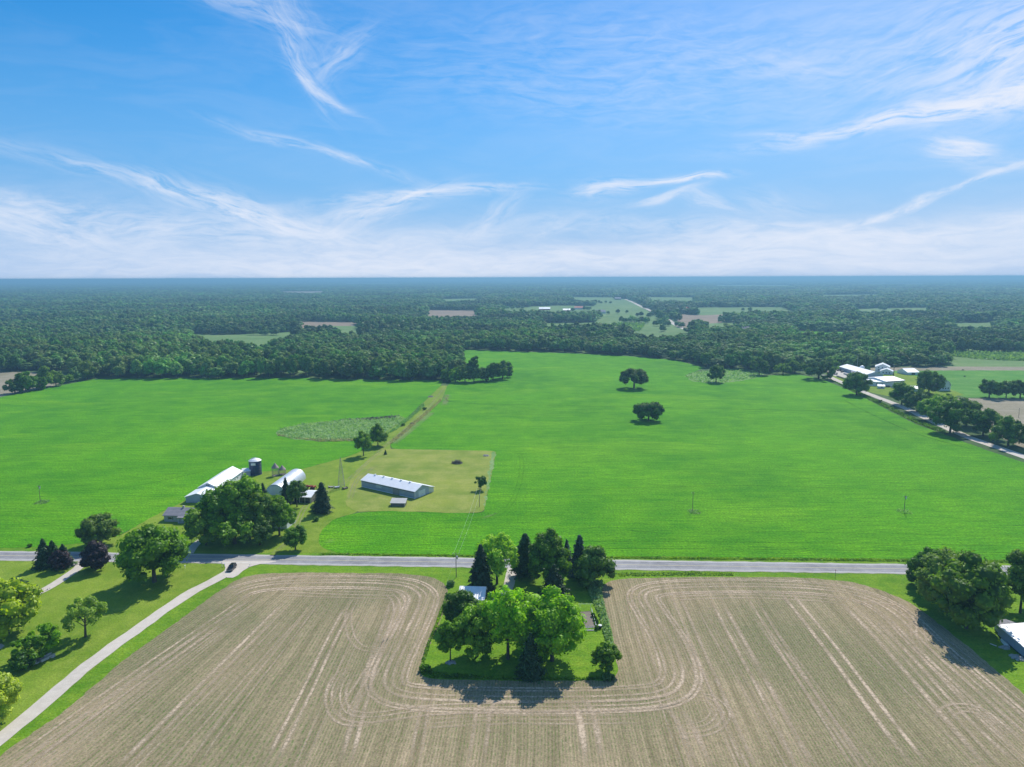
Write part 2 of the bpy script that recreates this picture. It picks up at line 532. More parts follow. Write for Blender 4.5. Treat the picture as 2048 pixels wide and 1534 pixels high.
MT['dust'] = track_mat('dry_track', (0.565, 0.445, 0.315), 1.9, 0.42, 0.64)
MT['darktrack'] = track_mat('worn_crop', (0.03, 0.10, 0.008), 0.8)
MT['paletrack'] = track_mat('worn_grass', (0.42, 0.38, 0.22), 0.9)

MT['bark'] = paint('bark', (0.10, 0.08, 0.06), 0.95, 0.3, dirta=0.1)
MT['leaf'] = leaf_mat('leaf_green', (0.032, 0.105, 0.003), (0.235, 0.42, 0.008), 0.38)
MT['leafdark'] = leaf_mat('leaf_dark', (0.018, 0.062, 0.005), (0.135, 0.27, 0.012), 0.32)
MT['leaflight'] = leaf_mat('leaf_light', (0.09, 0.23, 0.004), (0.37, 0.60, 0.016), 0.45)
MT['leafyellow'] = leaf_mat('leaf_yellow', (0.17, 0.30, 0.004), (0.60, 0.74, 0.008), 0.45)
MT['leafpurple'] = leaf_mat('leaf_purple', (0.016, 0.012, 0.014), (0.060, 0.038, 0.042), 0.2)
MT['needle'] = leaf_mat('needle_dark', (0.010, 0.040, 0.010), (0.055, 0.125, 0.028), 0.15)
MT['needleblue'] = leaf_mat('needle_blue', (0.020, 0.062, 0.040), (0.095, 0.18, 0.115), 0.15)
MT['forest'] = leaf_mat('forest_leaf', (0.036, 0.100, 0.020), (0.20, 0.345, 0.066), 0.32, 0.09, patch=True)
MT['brush'] = leaf_mat('brush_leaf', (0.08, 0.18, 0.03), (0.24, 0.40, 0.10), 0.4)
MT['weedleaf'] = leaf_mat('weed_leaf', (0.13, 0.28, 0.06), (0.34, 0.50, 0.20), 0.4)
MT['drygrass'] = leaf_mat('dry_grass', (0.26, 0.26, 0.12), (0.46, 0.42, 0.24), 0.4)
MT['deadwood'] = paint('dead_wood', (0.22, 0.19, 0.16), 0.95, 0.35)

MT['whiteroof'] = paint('white_metal_roof', (0.87, 0.87, 0.87), 0.42, 0.05, ribs=0.9, axis=0, dirta=0.10, spec=0.6)
MT['whitewall'] = paint('white_siding', (0.74, 0.75, 0.76), 0.6, 0.05, dirta=0.12)
MT['greymetal'] = paint('grey_metal_wall', (0.36, 0.42, 0.50), 0.5, 0.08, ribs=0.6, axis=0, dirta=0.15)
MT['palemetal'] = paint('pale_metal_door', (0.62, 0.68, 0.74), 0.5, 0.06, dirta=0.12)
MT['galv'] = paint('galvanised', (0.60, 0.63, 0.67), 0.42, 0.08, ribs=0.5, axis=0, metal=0.35, dirta=0.12)
MT['shingle'] = paint('grey_shingle', (0.26, 0.25, 0.27), 0.9, 0.15, ribs=0.35, axis=2)
MT['siding'] = paint('beige_siding', (0.50, 0.49, 0.46), 0.7, 0.06, ribs=0.25, axis=2)
MT['oldwood'] = paint('old_wood', (0.20, 0.17, 0.14), 0.95, 0.25, ribs=0.3, axis=0)
MT['rustroof'] = paint('rusty_roof', (0.34, 0.27, 0.25), 0.8, 0.2, dirt=(0.25, 0.14, 0.09), dirta=0.5, ribs=0.6)
MT['siloblue'] = paint('silo_blue', (0.012, 0.03, 0.11), 0.35, 0.15, ribs=1.4, axis=2, dirta=0.05, spec=0.5)
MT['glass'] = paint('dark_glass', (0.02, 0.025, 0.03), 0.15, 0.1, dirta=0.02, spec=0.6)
MT['trim'] = paint('white_trim', (0.78, 0.78, 0.76), 0.6, 0.04, dirta=0.08)
MT['red'] = paint('red_paint', (0.42, 0.035, 0.025), 0.5, 0.2)
MT['redroof'] = paint('red_roof', (0.45, 0.15, 0.11), 0.8, 0.15)
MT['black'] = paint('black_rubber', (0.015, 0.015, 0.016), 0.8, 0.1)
MT['carblack'] = paint('car_black', (0.012, 0.013, 0.016), 0.22, 0.05, dirta=0.03, spec=0.6)
MT['stone'] = paint('stone', (0.40, 0.38, 0.35), 0.9, 0.25)
MT['concrete'] = paint('concrete', (0.50, 0.48, 0.45), 0.9, 0.12)
MT['lamp'] = paint('lamp_lens', (0.7, 0.7, 0.68), 0.2, 0.03, dirta=0.02)
MT['taillamp'] = paint('tail_lens', (0.35, 0.02, 0.02), 0.25, 0.03, dirta=0.02)
MT['steel'] = paint('steel', (0.30, 0.29, 0.28), 0.6, 0.15)
MT['orange'] = paint('orange_marker', (0.65, 0.14, 0.04), 0.6, 0.1)
# ================================================================== GROUND
rg = random.Random(7)


def resample(pts, step, closed=True):
    out = []
    n = len(pts)
    for i in range(n if closed else n - 1):
        a, b = pts[i], pts[(i + 1) % n]
        d = math.hypot(b[0] - a[0], b[1] - a[1])
        k = max(1, int(d / step))
        for j in range(k):
            t = j / k
            out.append((a[0] + (b[0] - a[0]) * t, a[1] + (b[1] - a[1]) * t))
    if not closed:
        out.append(pts[-1])
    return out


def smooth_poly(P, it=2):
    for _ in range(it):
        n = len(P)
        P = [((P[i - 1][0] + 2 * P[i][0] + P[(i + 1) % n][0]) / 4, (P[i - 1][1] + 2 * P[i][1] + P[(i + 1) % n][1]) / 4) for i in range(n)]
    return P


def sheet(name, pix, mat, z, jit=0.35, step=2.5, world=False, sm=2, label=None):
    P = [p if world else G(*p) for p in pix]
    P = resample(P, step)
    if sm:
        P = smooth_poly(P, sm)
    if jit:
        P = [(x + rg.uniform(-jit, jit), y + rg.uniform(-jit, jit)) for x, y in P]
    V = [(x, y, z) for x, y in P]
    tri = tessellate_polygon([[Vector(v) for v in V]])
    F3 = []
    for t in tri:
        a, b, c = (V[i] for i in t)
        s = (b[0] - a[0]) * (c[1] - a[1]) - (b[1] - a[1]) * (c[0] - a[0])
        F3.append(tuple(t) if s > 0 else tuple(reversed(t)))
    o = obj(name, new_mesh(name, V, F3, mat))
    return tag(o, label, kind='structure')


# the land: one sheet to the horizon, rings that widen with distance
rad = [0.0, 40, 80, 120, 170, 230, 300, 400, 520, 680, 880, 1150, 1500, 2000, 2700, 3600, 5000, 7000, 9500, 13000, 18000, 26000]
NS = 96
V = [(0, 0, 0)]
for r in rad[1:]:
    for i in range(NS):
        V.append((r * math.cos(2 * math.pi * i / NS), r * math.sin(2 * math.pi * i / NS), 0))
Fc = [(0, 1 + i, 1 + (i + 1) % NS) for i in range(NS)]
for j in range(len(rad) - 2):
    for i in range(NS):
        a = 1 + j * NS
        Fc.append((a + i, a + NS + i, a + NS + (i + 1) % NS, a + (i + 1) % NS))
tag(obj('ground', new_mesh('ground', V, Fc, MT['land'])), kind='structure')

# open country round the farm
sheet('grass_verge', [(-500, 1060), (0, 1085), (640, 1085), (1000, 1095), (2048, 1108), (2500, 1110), (2700, 1700), (-500, 1700)], MT['verge'], 0.02, 0)
sheet('lawn', [(-500, 1118), (60, 1121), (430, 1127), (462, 1132), (430, 1160), (360, 1200), (300, 1245), (200, 1325), (100, 1410), (-10, 1500), (-200, 1680), (-500, 1700)],
      MT['lawn'], 0.04, 0.2)
# main green fields
LEFTF = [(-700, 800), (-300, 812), (0, 795), (20, 790), (100, 775), (190, 758), (300, 757), (450, 756), (600, 756), (700, 759), (886, 761),
         (882, 771), (846, 806), (812, 838), (768, 866), (735, 896), (700, 912), (605, 938), (526, 943), (505, 946), (462, 938), (384, 994), (300, 1036), (240, 1072), (168, 1087), (80, 1094), (-60, 1098), (-700, 1090)]
sheet('crop_field', LEFTF, MT['crop'], 0.06, 0.5)
RIGHTF = [(895, 771), (884, 800), (862, 822), (815, 862), (780, 889), (782, 897), (820, 900), (992, 902), (985, 940), (975, 985), (967, 1026), (900, 1026), (850, 1024), (760, 1022),
          (715, 1025), (672, 1036), (648, 1055), (638, 1075), (640, 1092), (665, 1106), (900, 1110), (1400, 1114), (2048, 1120), (2600, 1125), (2600, 1200), (2400, 1090), (2200, 990), (2048, 925), (1980, 903), (1900, 873), (1830, 848), (1760, 812),
          (1700, 781), (1640, 757), (1590, 748), (1520, 752), (1480, 761), (1430, 768), (1385, 762), (1376, 748), (1410, 736), (1350, 720), (1250, 712), (1150, 707), (1050, 704), (935, 700), (915, 702), (918, 745)]
sheet('crop_field', RIGHTF, MT['crop'], 0.06, 0.5)
# farmstead lawn and paddock
sheet('farm_lawn', [(168, 1087), (240, 1072), (300, 1036), (384, 994), (462, 938), (505, 946), (526, 943), (605, 938), (700, 912), (735, 896), (768, 866), (812, 838), (846, 806), (882, 771), (895, 771), (884, 800),
                    (862, 822), (815, 862), (780, 889), (782, 897), (760, 960), (715, 1025), (672, 1036), (648, 1055), (638, 1075), (640, 1092), (665, 1106), (400, 1106), (160, 1103)], MT['lawn'], 0.05, 0.2)
sheet('paddock', [(770, 898), (992, 902), (985, 940), (975, 985), (967, 1026), (900, 1026), (850, 1024), (760, 1022), (715, 1025), (690, 1010), (700, 960), (740, 915)], MT['paddock'], 0.08, 0.3)
sheet('worn_patch', [(981, 903), (992, 903), (986, 935), (977, 975), (969, 1015), (967, 1012), (972, 975), (980, 930)], MT['weeds'], 0.10, 0.8)
sheet('homestead_lawn', [(905, 1140), (1215, 1143), (1222, 1160), (1185, 1172), (1200, 1215), (1212, 1280), (1226, 1330), (1226, 1357), (1040, 1357), (840, 1350), (846, 1320), (870, 1270), (893, 1200), (905, 1165)],
      MT['verge'], 0.05, 0.35)
# weed patches
sheet('weed_ground', [(552, 868), (560, 858), (610, 847), (680, 841), (760, 836), (800, 832), (812, 838), (768, 866), (740, 878), (700, 881), (640, 882), (585, 879)], MT['weeds'], 0.09, 1.2)
sheet('weed_ground', [(1370, 752), (1390, 744), (1430, 740), (1480, 738), (1530, 748), (1520, 754), (1480, 762), (1430, 768), (1385, 763)], MT['weeds'], 0.09, 1.5)
# tilled field (horseshoe round the homestead)
TILL = [(480, 1156), (520, 1148), (600, 1145), (800, 1147), (865, 1154), (892, 1170), (898, 1190), (888, 1225), (866, 1275), (840, 1335), (838, 1352), (860, 1358), (1040, 1362), (1228, 1362), (1238, 1345), (1228, 1290),
        (1212, 1225), (1200, 1185), (1208, 1166), (1240, 1158), (1400, 1154), (1600, 1155), (1700, 1163), (1760, 1180), (1810, 1200), (1855, 1230), (1900, 1265), (1950, 1305), (2048, 1388), (2250, 1560), (2400, 1750), (-300, 1750), (-120, 1640), (0, 1512), (130, 1422), (250, 1318), (350, 1247), (430, 1188)]
sheet('tilled_field', TILL, MT['tilled'], 0.07, 0.25, 1.5)
# far fields, right
sheet('meadow', [(1890, 690), (2048, 694), (2700, 700), (2700, 800), (2100, 790), (1900, 790), (1790, 760), (1770, 745), (1740, 738), (1890, 734)], MT['meadow'], 0.03, 0)
sheet('pasture', [(1780, 741), (2300, 740), (2700, 745), (2700, 800), (2100, 798), (1930, 795), (1820, 760)], MT['pasture'], 0.05, 1.0)
sheet('bare_field', [(1625, 722), (1700, 731), (1740, 736), (1890, 733), (2300, 735), (2300, 741), (1890, 741), (1760, 742), (1700, 748), (1650, 745)], MT['stubble'], 0.07, 1.0)
sheet('bare_field', [(1870, 798), (1960, 797), (2048, 798), (2500, 800), (2700, 1000), (2300, 980), (2048, 898), (1950, 850), (1900, 820)], MT['stubble'], 0.07, 1.0)
sheet('bare_field', [(-700, 742), (0, 744), (60, 744), (160, 752), (100, 774), (20, 789), (0, 794), (-300, 811), (-700, 800)], MT['stubble'], 0.055, 0.5)
sheet('farmyard', [(1650, 745), (1690, 742), (1760, 742), (1830, 752), (1930, 790), (1860, 800), (1790, 795), (1740, 785), (1690, 765), (1655, 752)], MT['lawn'], 0.08, 1)
sheet('gravel_yard', [(1655, 744), (1690, 738), (1740, 742), (1760, 752), (1740, 765), (1700, 758), (1668, 752)], MT['gravel'], 0.10, 1)

# far clearings in the woods (visible ground)
CLEAR = [
    ('brownf', [(852, 620), (955, 621), (960, 629), (852, 630)]),
    ('meadow', [(1005, 615), (1090, 614), (1092, 623), (1000, 624)]),
    ('brownf', [(600, 643), (715, 645), (718, 652), (598, 652)]),
    ('meadow', [(640, 652), (720, 652), (725, 661), (680, 660)]),
    ('meadow', [(372, 665), (440, 670), (560, 665), (625, 662), (545, 678), (500, 686), (415, 684)]),
    ('meadow', [(470, 705), (540, 707), (640, 711), (600, 715), (480, 709)]),
    ('meadow', [(1060, 613), (1120, 611), (1180, 612), (1216, 614), (1215, 622), (1130, 624), (1060, 622)]),
    ('meadow', [(1185, 611), (1222, 598), (1252, 598), (1280, 611), (1330, 633), (1345, 642), (1290, 650), (1200, 648), (1190, 632), (1205, 622)]),
    ('meadow', [(1140, 594), (1230, 595), (1222, 600), (1140, 599)]),
    ('meadow', [(1240, 651), (1350, 646), (1380, 657), (1384, 664), (1330, 670), (1262, 664)]),
    ('meadow', [(1078, 646), (1250, 645), (1260, 651), (1090, 653)]),
    ('meadow', [(1290, 594), (1392, 595), (1390, 601), (1300, 602)]),
    ('meadow', [(1382, 615), (1566, 614), (1611, 622), (1500, 626), (1406, 632)]),
    ('brownf', [(1350, 628), (1406, 631), (1500, 626), (1420, 637), (1360, 641)]),
    ('crop', [(1590, 662), (1640, 663), (1745, 664), (1700, 669), (1592, 667)]),
    ('meadow', [(1700, 618), (1860, 615), (1862, 621), (1720, 623)]),
    ('meadow', [(1430, 570.0), (1585, 570.0), (1585, 572.5), (1430, 572.5)]),
    ('meadow', [(1720, 567.5), (1850, 567.5), (1850, 569.2), (1720, 569.2)]),
    ('meadow', [(1400, 648), (1470, 645), (1480, 649), (1410, 653)]),
    ('meadow', [(1640, 590), (1760, 589), (1762, 592), (1640, 593)]),
    ('meadow', [(880, 598), (960, 597), (962, 600), (880, 601)]),
    ('meadow', [(1900, 646), (1990, 645), (1992, 650), (1905, 651)]),
    ('stubble', [(560, 583), (650, 582.5), (650, 584.5), (560, 585)]),
    ('meadow', [(690, 566.6), (800, 566.6), (800, 567.9), (690, 567.9)]),
]
clear_px = []
for i, (mk, P) in enumerate(CLEAR):
    ymid = sum(p[1] for p in P) / len(P)
    d = G(1024, ymid)[1]
    drop = 20.0 * F / d                     # a 15 m tree in front would hide this many pixels
    yb = sorted(p[1] for p in P)[len(P) // 2]
    Q = [(x + (0), y + (drop if y > ymid else 0)) for x, y in P]
    clear_px.append(Q)
    sheet('far_field', Q, MT[mk], 0.12 + 0.01 * i, 0, 40.0, sm=0)
# lakes / far side road
def ribbon_pts(P, step):
    """Catmull-Rom through world points"""
    out = []
    n = len(P)
    for i in range(n - 1):
        p0, p1, p2, p3 = P[max(i - 1, 0)], P[i], P[i + 1], P[min(i + 2, n - 1)]
        d = math.hypot(p2[0] - p1[0], p2[1] - p1[1])
        k = max(1, int(d / step))
        for j in range(k):
            t = j / k
            t2, t3 = t * t, t * t * t
            out.append(tuple(0.5 * ((2 * p1[a]) + (-p0[a] + p2[a]) * t + (2 * p0[a] - 5 * p1[a] + 4 * p2[a] - p3[a]) * t2 + (-p0[a] + 3 * p1[a] - 3 * p2[a] + p3[a]) * t3) for a in (0, 1)))
    out.append(tuple(P[-1]))
    return out


def offset_line(P, off):
    out = []
    n = len(P)
    for i in range(n):
        a, b = P[max(i - 1, 0)], P[min(i + 1, n - 1)]
        dx, dy = b[0] - a[0], b[1] - a[1]
        l = math.hypot(dx, dy) or 1
        out.append((P[i][0] - dy / l * off, P[i][1] + dx / l * off))
    return out


def strip(P, wl, wr, z):
    """one flat band: returns V,F"""
    A, B = offset_line(P, wl), offset_line(P, -wr)
    n = len(P)
    V = [(x, y, z) for x, y in A] + [(x, y, z) for x, y in B]
    Fc = [(i, i + n, i + n + 1, i + 1) for i in range(n - 1)]
    return V, Fc


def band(name, P, wl, wr, z, mat, kind='structure', parent=None, jit=0.0):
    V, Fc = strip(P, wl, wr, z)
    V = [(x + rg.uniform(-jit, jit), y + rg.uniform(-jit, jit), q) for x, y, q in V]
    o = obj(name, new_mesh(name, V, Fc, mat), parent)
    if kind:
        o['kind'] = kind
    return o


# main road
a, b = Vector(G(0, 1111.5)), Vector(G(2048, 1141.8))
u = (b - a).normalized()
roadc = [tuple(a + u * t) for t in np.arange(-260, 700, 2.5)]
ROADN = Vector((-u.y, u.x))
band('road_shoulder', roadc, 4.35, 4.35, 0.09, MT['shoulder'], jit=0.28)
band('road', roadc, 3.45, 3.45, 0.11, MT['asphalt'])
for off, k in ((3.2, 'whiteline'), (-3.2, 'whiteline'), (0.0, 'yellowline')):
    band('road_marking', offset_line(roadc, off), 0.11, 0.11, 0.125, MT[k])
# lane
LANE = [(470, 1124), (466, 1137), (440, 1155), (388, 1182), (336, 1215), (282, 1254), (229, 1291), (160, 1344), (73, 1419), (0, 1478), (-150, 1600)]
lane = ribbon_pts([G(*p) for p in LANE], 3.0)
band('lane', lane, 2.1, 2.1, 0.10, MT['gravel'], jit=0.16)
sheet('lane_mouth', [(408, 1121.5), (440, 1123), (452, 1128), (456, 1136), (440, 1152), (452, 1158), (468, 1160), (478, 1152), (482, 1143), (496, 1132), (520, 1127), (560, 1125), (560, 1122)], MT['gravel'], 0.12, 0.15)
DRV = [(176, 1118), (166, 1124), (158, 1135), (130, 1155), (100, 1174), (70, 1189), (30, 1205)]
band('driveway', ribbon_pts([G(*p) for p in DRV], 2.0), 1.7, 1.7, 0.11, MT['gravel'])
band('driveway', ribbon_pts([G(*p) for p in [(1026, 1136), (1022, 1150), (1016, 1175), (1000, 1198), (985, 1212)]], 2.0), 1.8, 1.8, 0.11, MT['gravel'])
band('driveway', ribbon_pts([G(*p) for p in [(545, 1112), (556, 1100), (572, 1088), (586, 1070), (596, 1045), (612, 1015), (640, 990), (675, 972)]], 2.0), 1.1, 1.1, 0.09, MT['paletrack'] if False else MT['lawn'])
for off in (-0.8, 0.8):
    pass
band('driveway', ribbon_pts([G(*p) for p in [(378, 1108), (384, 1098), (396, 1085), (420, 1070)]], 2.0), 1.6, 1.6, 0.10, MT['gravel'])
# side road on the right
SIDE = [(1650, 750), (1690, 768), (1742, 790), (1800, 812), (1860, 840), (1930, 872), (1990, 893), (2048, 914), (2150, 950), (2400, 1040), (2700, 1141)]
side = ribbon_pts([G(*p) for p in SIDE], 8.0)
band('side_road', side, 3.4, 3.4, 0.12, MT['gravel'], jit=0.4)
band('far_road', ribbon_pts([G(*p) for p in [(1376, 661), (1352, 650), (1338, 641), (1320, 630), (1300, 621), (1280, 612), (1262, 603), (1250, 598.5)]], 30.0), 6, 6, 0.42, MT['gravel'])
sheet('gravel_patch', [(-40, 1300), (-10, 1286), (10, 1284), (18, 1290), (8, 1299), (-20, 1310)], MT['stone'], 0.09, 0.2)
sheet('gravel_patch', [(10, 1378), (18, 1366), (34, 1362), (30, 1370), (16, 1378)], MT['stone'], 0.09, 0.2)
# garden plot
sheet('garden_plot', [(1160, 1224), (1181, 1222), (1190, 1256), (1155, 1258), (1150, 1240)], MT['soil'], 0.09, 0.1, sm=0)

# tyre tracks in the tilled field and worn lines in the crop
tV, tF, tB = [], [], []


def track(pix, offs, wdt=0.45, amp=1.0, world=None, store=None):
    V_, F_, B_ = store or (tV, tF, tB)
    P = world or [G(*p) for p in pix]
    L = ribbon_pts(P, 1.6)
    for off in offs:
        Q = offset_line(L, off) if off else L
        ww = wdt * 1.45 * rg.uniform(0.7, 1.35)
        n = len(Q)
        z = 0.105 + 0.0015 * (len(V_) % 977) / 977 * 20
        A, B = offset_line(Q, ww), offset_line(Q, -ww)
        b0 = len(V_)
        am = amp * rg.uniform(0.6, 1.0)
        for i in range(n):
            e = min(1.0, i / 6, (n - 1 - i) / 6)
            for (x, y), v in ((A[i], 1.0), (Q[i], 0.0), (B[i], -1.0)):
                V_.append((x, y, z))
                B_.append((v, i * 1.0, am * e))
        for i in range(n - 1):
            c0 = b0 + i * 3
            F_.append((c0 + 1, c0 + 4, c0 + 3, c0))
            F_.append((c0 + 2, c0 + 5, c0 + 4, c0 + 1))


HEAD = [(450, 1200), (490, 1178), (560, 1166), (700, 1163), (800, 1168), (838, 1182), (846, 1205), (820, 1262), (786, 1330), (778, 1368), (800, 1386), (860, 1394), (980, 1398), (1120, 1399), (1240, 1396), (1320, 1388), (1352, 1368), (1356, 1335),
        (1335, 1280), (1300, 1225), (1284, 1195), (1300, 1180), (1360, 1173), (1500, 1171), (1620, 1175), (1700, 1186), (1760, 1206), (1810, 1240), (1870, 1300), (1950, 1372), (2060, 1470)]
track(HEAD, [-5.6, -4.4, -1.0, 1.0, 3.4, 4.6], 0.5, 0.85)
track([(760, 1180), (790, 1200), (790, 1240), (750, 1320), (700, 1400), (690, 1430), (740, 1440), (860, 1425), (1000, 1420), (1150, 1418), (1300, 1412), (1380, 1390)], [-1.0, 1.0, 2.6], 0.45, 0.75)
track([(697, 1216), (660, 1285), (620, 1370), (575, 1460), (535, 1540)], [-1.2, 1.2], 0.6)
track([(790, 1200), (770, 1260), (745, 1330), (720, 1420), (690, 1534)], [-1.1, 1.1], 0.5, 0.8)
track([(760, 1215), (715, 1200), (697, 1232), (706, 1280), (740, 1300), (770, 1275)], [-0.9, 0.9], 0.35, 0.7)
track([(720, 1340), (688, 1352), (672, 1388), (680, 1425), (712, 1440), (760, 1430)], [-2.4, -1.0, 1.0, 2.4], 0.35, 0.8)
track([(580, 1200), (480, 1300), (350, 1430), (240, 1540)], [-1.2, 1.2], 0.55, 0.8)
track([(640, 1195), (560, 1300), (450, 1440), (380, 1540)], [-1.1, 1.1], 0.4, 0.5)
track([(500, 1195), (380, 1275), (200, 1400), (20, 1530)], [-1.2, 1.2, 4.0], 0.55, 0.8)
track([(860, 1380), (845, 1440), (828, 1540)], [-1.0, 1.0], 0.4, 0.6)
track([(1040, 1392), (985, 1400), (968, 1420), (962, 1460), (950, 1540)], [-1.6, 1.6], 0.5, 0.9)
track([(1110, 1392), (1150, 1400), (1170, 1425), (1180, 1470), (1188, 1540)], [-1.7, 1.7], 0.65, 1.0)
track([(1330, 1400), (1365, 1440), (1385, 1480), (1410, 1540)], [-1.4, 1.4], 0.6, 0.9)
track([(1372, 1398), (1415, 1400), (1440, 1425), (1425, 1450), (1385, 1462), (1330, 1462)], [-2.2, -0.8, 0.8, 2.2], 0.33, 0.85)
track([(1570, 1184), (1596, 1215), (1660, 1295), (1750, 1415), (1845, 1540)], [-1.7, 1.7], 0.75, 1.0)
track([(1430, 1196), (1470, 1270), (1540, 1400), (1612, 1540)], [-1.6, 1.6], 0.6, 0.85)
track([(1350, 1190), (1385, 1270), (1440, 1400), (1500, 1540)], [-1.3, 1.3], 0.5, 0.75)
track([(1500, 1190), (1560, 1290), (1640, 1415), (1720, 1540)], [-1.2, 1.2], 0.45, 0.6)
track([(1690, 1205), (1760, 1275), (1870, 1400), (1990, 1540)], [-1.4, 1.4], 0.7, 0.9)
track([(1760, 1240), (1820, 1300), (1930, 1420), (2048, 1530)], [-1.3, 1.3], 0.5, 0.7)
track([(1700, 1200), (1790, 1208), (1835, 1240), (1842, 1275), (1858, 1310)], [-2.4, -1.0, 1.0], 0.35, 0.8)
track([(1878, 1450), (1885, 1425), (1915, 1412), (1960, 1420), (2000, 1450), (2050, 1500)], [-2.2, -0.8, 0.8], 0.35, 0.75)
track([(560, 1185), (700, 1190), (800, 1192)], [-2.2, 0, 2.2], 0.35, 0.6)
track([(1320, 1195), (1480, 1190), (1650, 1198), (1720, 1215)], [-2.2, 0, 2.2], 0.35, 0.6)
track([(820, 1450), (1000, 1440), (1150, 1440), (1290, 1438)], [-1.5, 0, 1.5, 3.0], 0.3, 0.5)
for k in range(26):                                                   # faint extra passes
    x0 = rg.uniform(430, 1900)
    if 840 < x0 < 1250:
        continue
    g0 = G(x0, 1200 + rg.uniform(0, 60))
    sl = 0.0 if g0[0] > -45 else 0.0067 * (g0[0] + 45)
    xx, yy = g0
    W = [(xx + sl * (t), yy - t) for t in (0, 20, 45, 70, 95)]
    track(None, [-1.0, 1.0], 0.3, 0.45, world=W)
o = obj('tyre_tracks', new_mesh('tyre_tracks', tV, tF, MT['dust'], uv=tB))
tag(o, kind='structure')
cV, cF, cB = [], [], []
ST = (cV, cF, cB)
track([(893, 795), (900, 803), (960, 808), (1100, 811), (1300, 815), (1500, 819), (1760, 825)], [0], 1.1, 1.0, store=ST)
track([(1000, 902), (1035, 906), (1044, 930), (1036, 975), (1010, 1020), (950, 1040), (800, 1045), (700, 1050)], [-1, 1], 0.35, 0.5, store=ST)
track([(1100, 1096), (1600, 1100), (2040, 1106)], [0, 7], 0.45, 0.8, store=ST)
track([(1360, 1062), (1700, 1066), (2040, 1072)], [0], 0.45, 0.6, store=ST)
track([(1150, 980), (1500, 972), (1900, 985)], [0], 0.5, 0.5, store=ST)
track([(60, 985), (250, 975), (420, 940)], [0, 9], 0.5, 0.6, store=ST)
track([(1960, 898), (1850, 868), (1760, 830), (1700, 800)], [5], 0.6, 0.9, store=ST)
tag(obj('crop_tracks', new_mesh('crop_tracks', cV, cF, MT['darktrack'], uv=cB)), kind='structure')
pV, pF, pB = [], [], []
ST = (pV, pF, pB)
track([(545, 1112), (556, 1100), (572, 1088), (590, 1066), (598, 1040), (612, 1012), (640, 990), (690, 965), (735, 925), (770, 893), (820, 850), (870, 800), (890, 772)], [-0.8, 0.8], 0.45, 0.9, store=ST)
track([(545, 1112), (556, 1100), (572, 1088), (590, 1066), (598, 1040)], [0], 1.1, 0.6, store=ST)
track([(700, 1000), (715, 960), (755, 930)], [-0.8, 0.8], 0.5, 0.7, store=ST)
track([(886, 800), (894, 790), (888, 812)], [0], 2.0, 0.9, store=ST)
track([(960, 1038), (985, 1030), (1000, 1025)], [0], 1.2, 0.9, store=ST)
track([(648, 1088), (660, 1082), (672, 1076)], [0], 1.5, 1.0, store=ST)
track([(752, 918), (772, 914), (790, 912)], [0], 1.6, 0.6, store=ST)
track([(862, 824), (812, 864), (782, 888)], [-1, 1, 3], 0.9, 0.7, store=ST)
tag(obj('worn_grass', new_mesh('worn_grass', pV, pF, MT['paletrack'], uv=pB)), kind='structure')


# ================================================================== FOLIAGE
def icos(sub):
    import bmesh
    bm = bmesh.new()
    bmesh.ops.create_icosphere(bm, subdivisions=sub, radius=1.0)
    V = np.array([v.co[:] for v in bm.verts])
    Fa = np.array([[v.index for v in f.verts] for f in bm.faces])
    bm.free()
    return V, Fa


ICO1, ICO2 = icos(1), icos(2)


def rnd_unit(r, n):
    v = r.normal(size=(n, 3))
    return v / np.linalg.norm(v, axis=1)[:, None]


def quads(r, P, Nn, size, asp=1.0, bend=0.25):
    """a slightly bent leaf cluster card at each point"""
    n = len(P)
    t = np.cross(Nn, rnd_unit(r, n))
    t /= np.linalg.norm(t, axis=1)[:, None] + 1e-9
    b = np.cross(Nn, t)
    s = (size * r.uniform(0.55, 1.35, n))[:, None]
    t = t * s * asp
    b = b * s / asp
    nn = Nn * s * bend
    c = [P - t, P - b * r.uniform(0.6, 1.1, n)[:, None] + nn * 0.0, P + t, P + b * r.uniform(0.6, 1.1, n)[:, None]]
    c[0] = c[0] - nn
    c[2] = c[2] - nn
    V = np.stack(c, 1).reshape(-1, 3)
    Fa = np.arange(4 * n).reshape(n, 4)
    return V, Fa


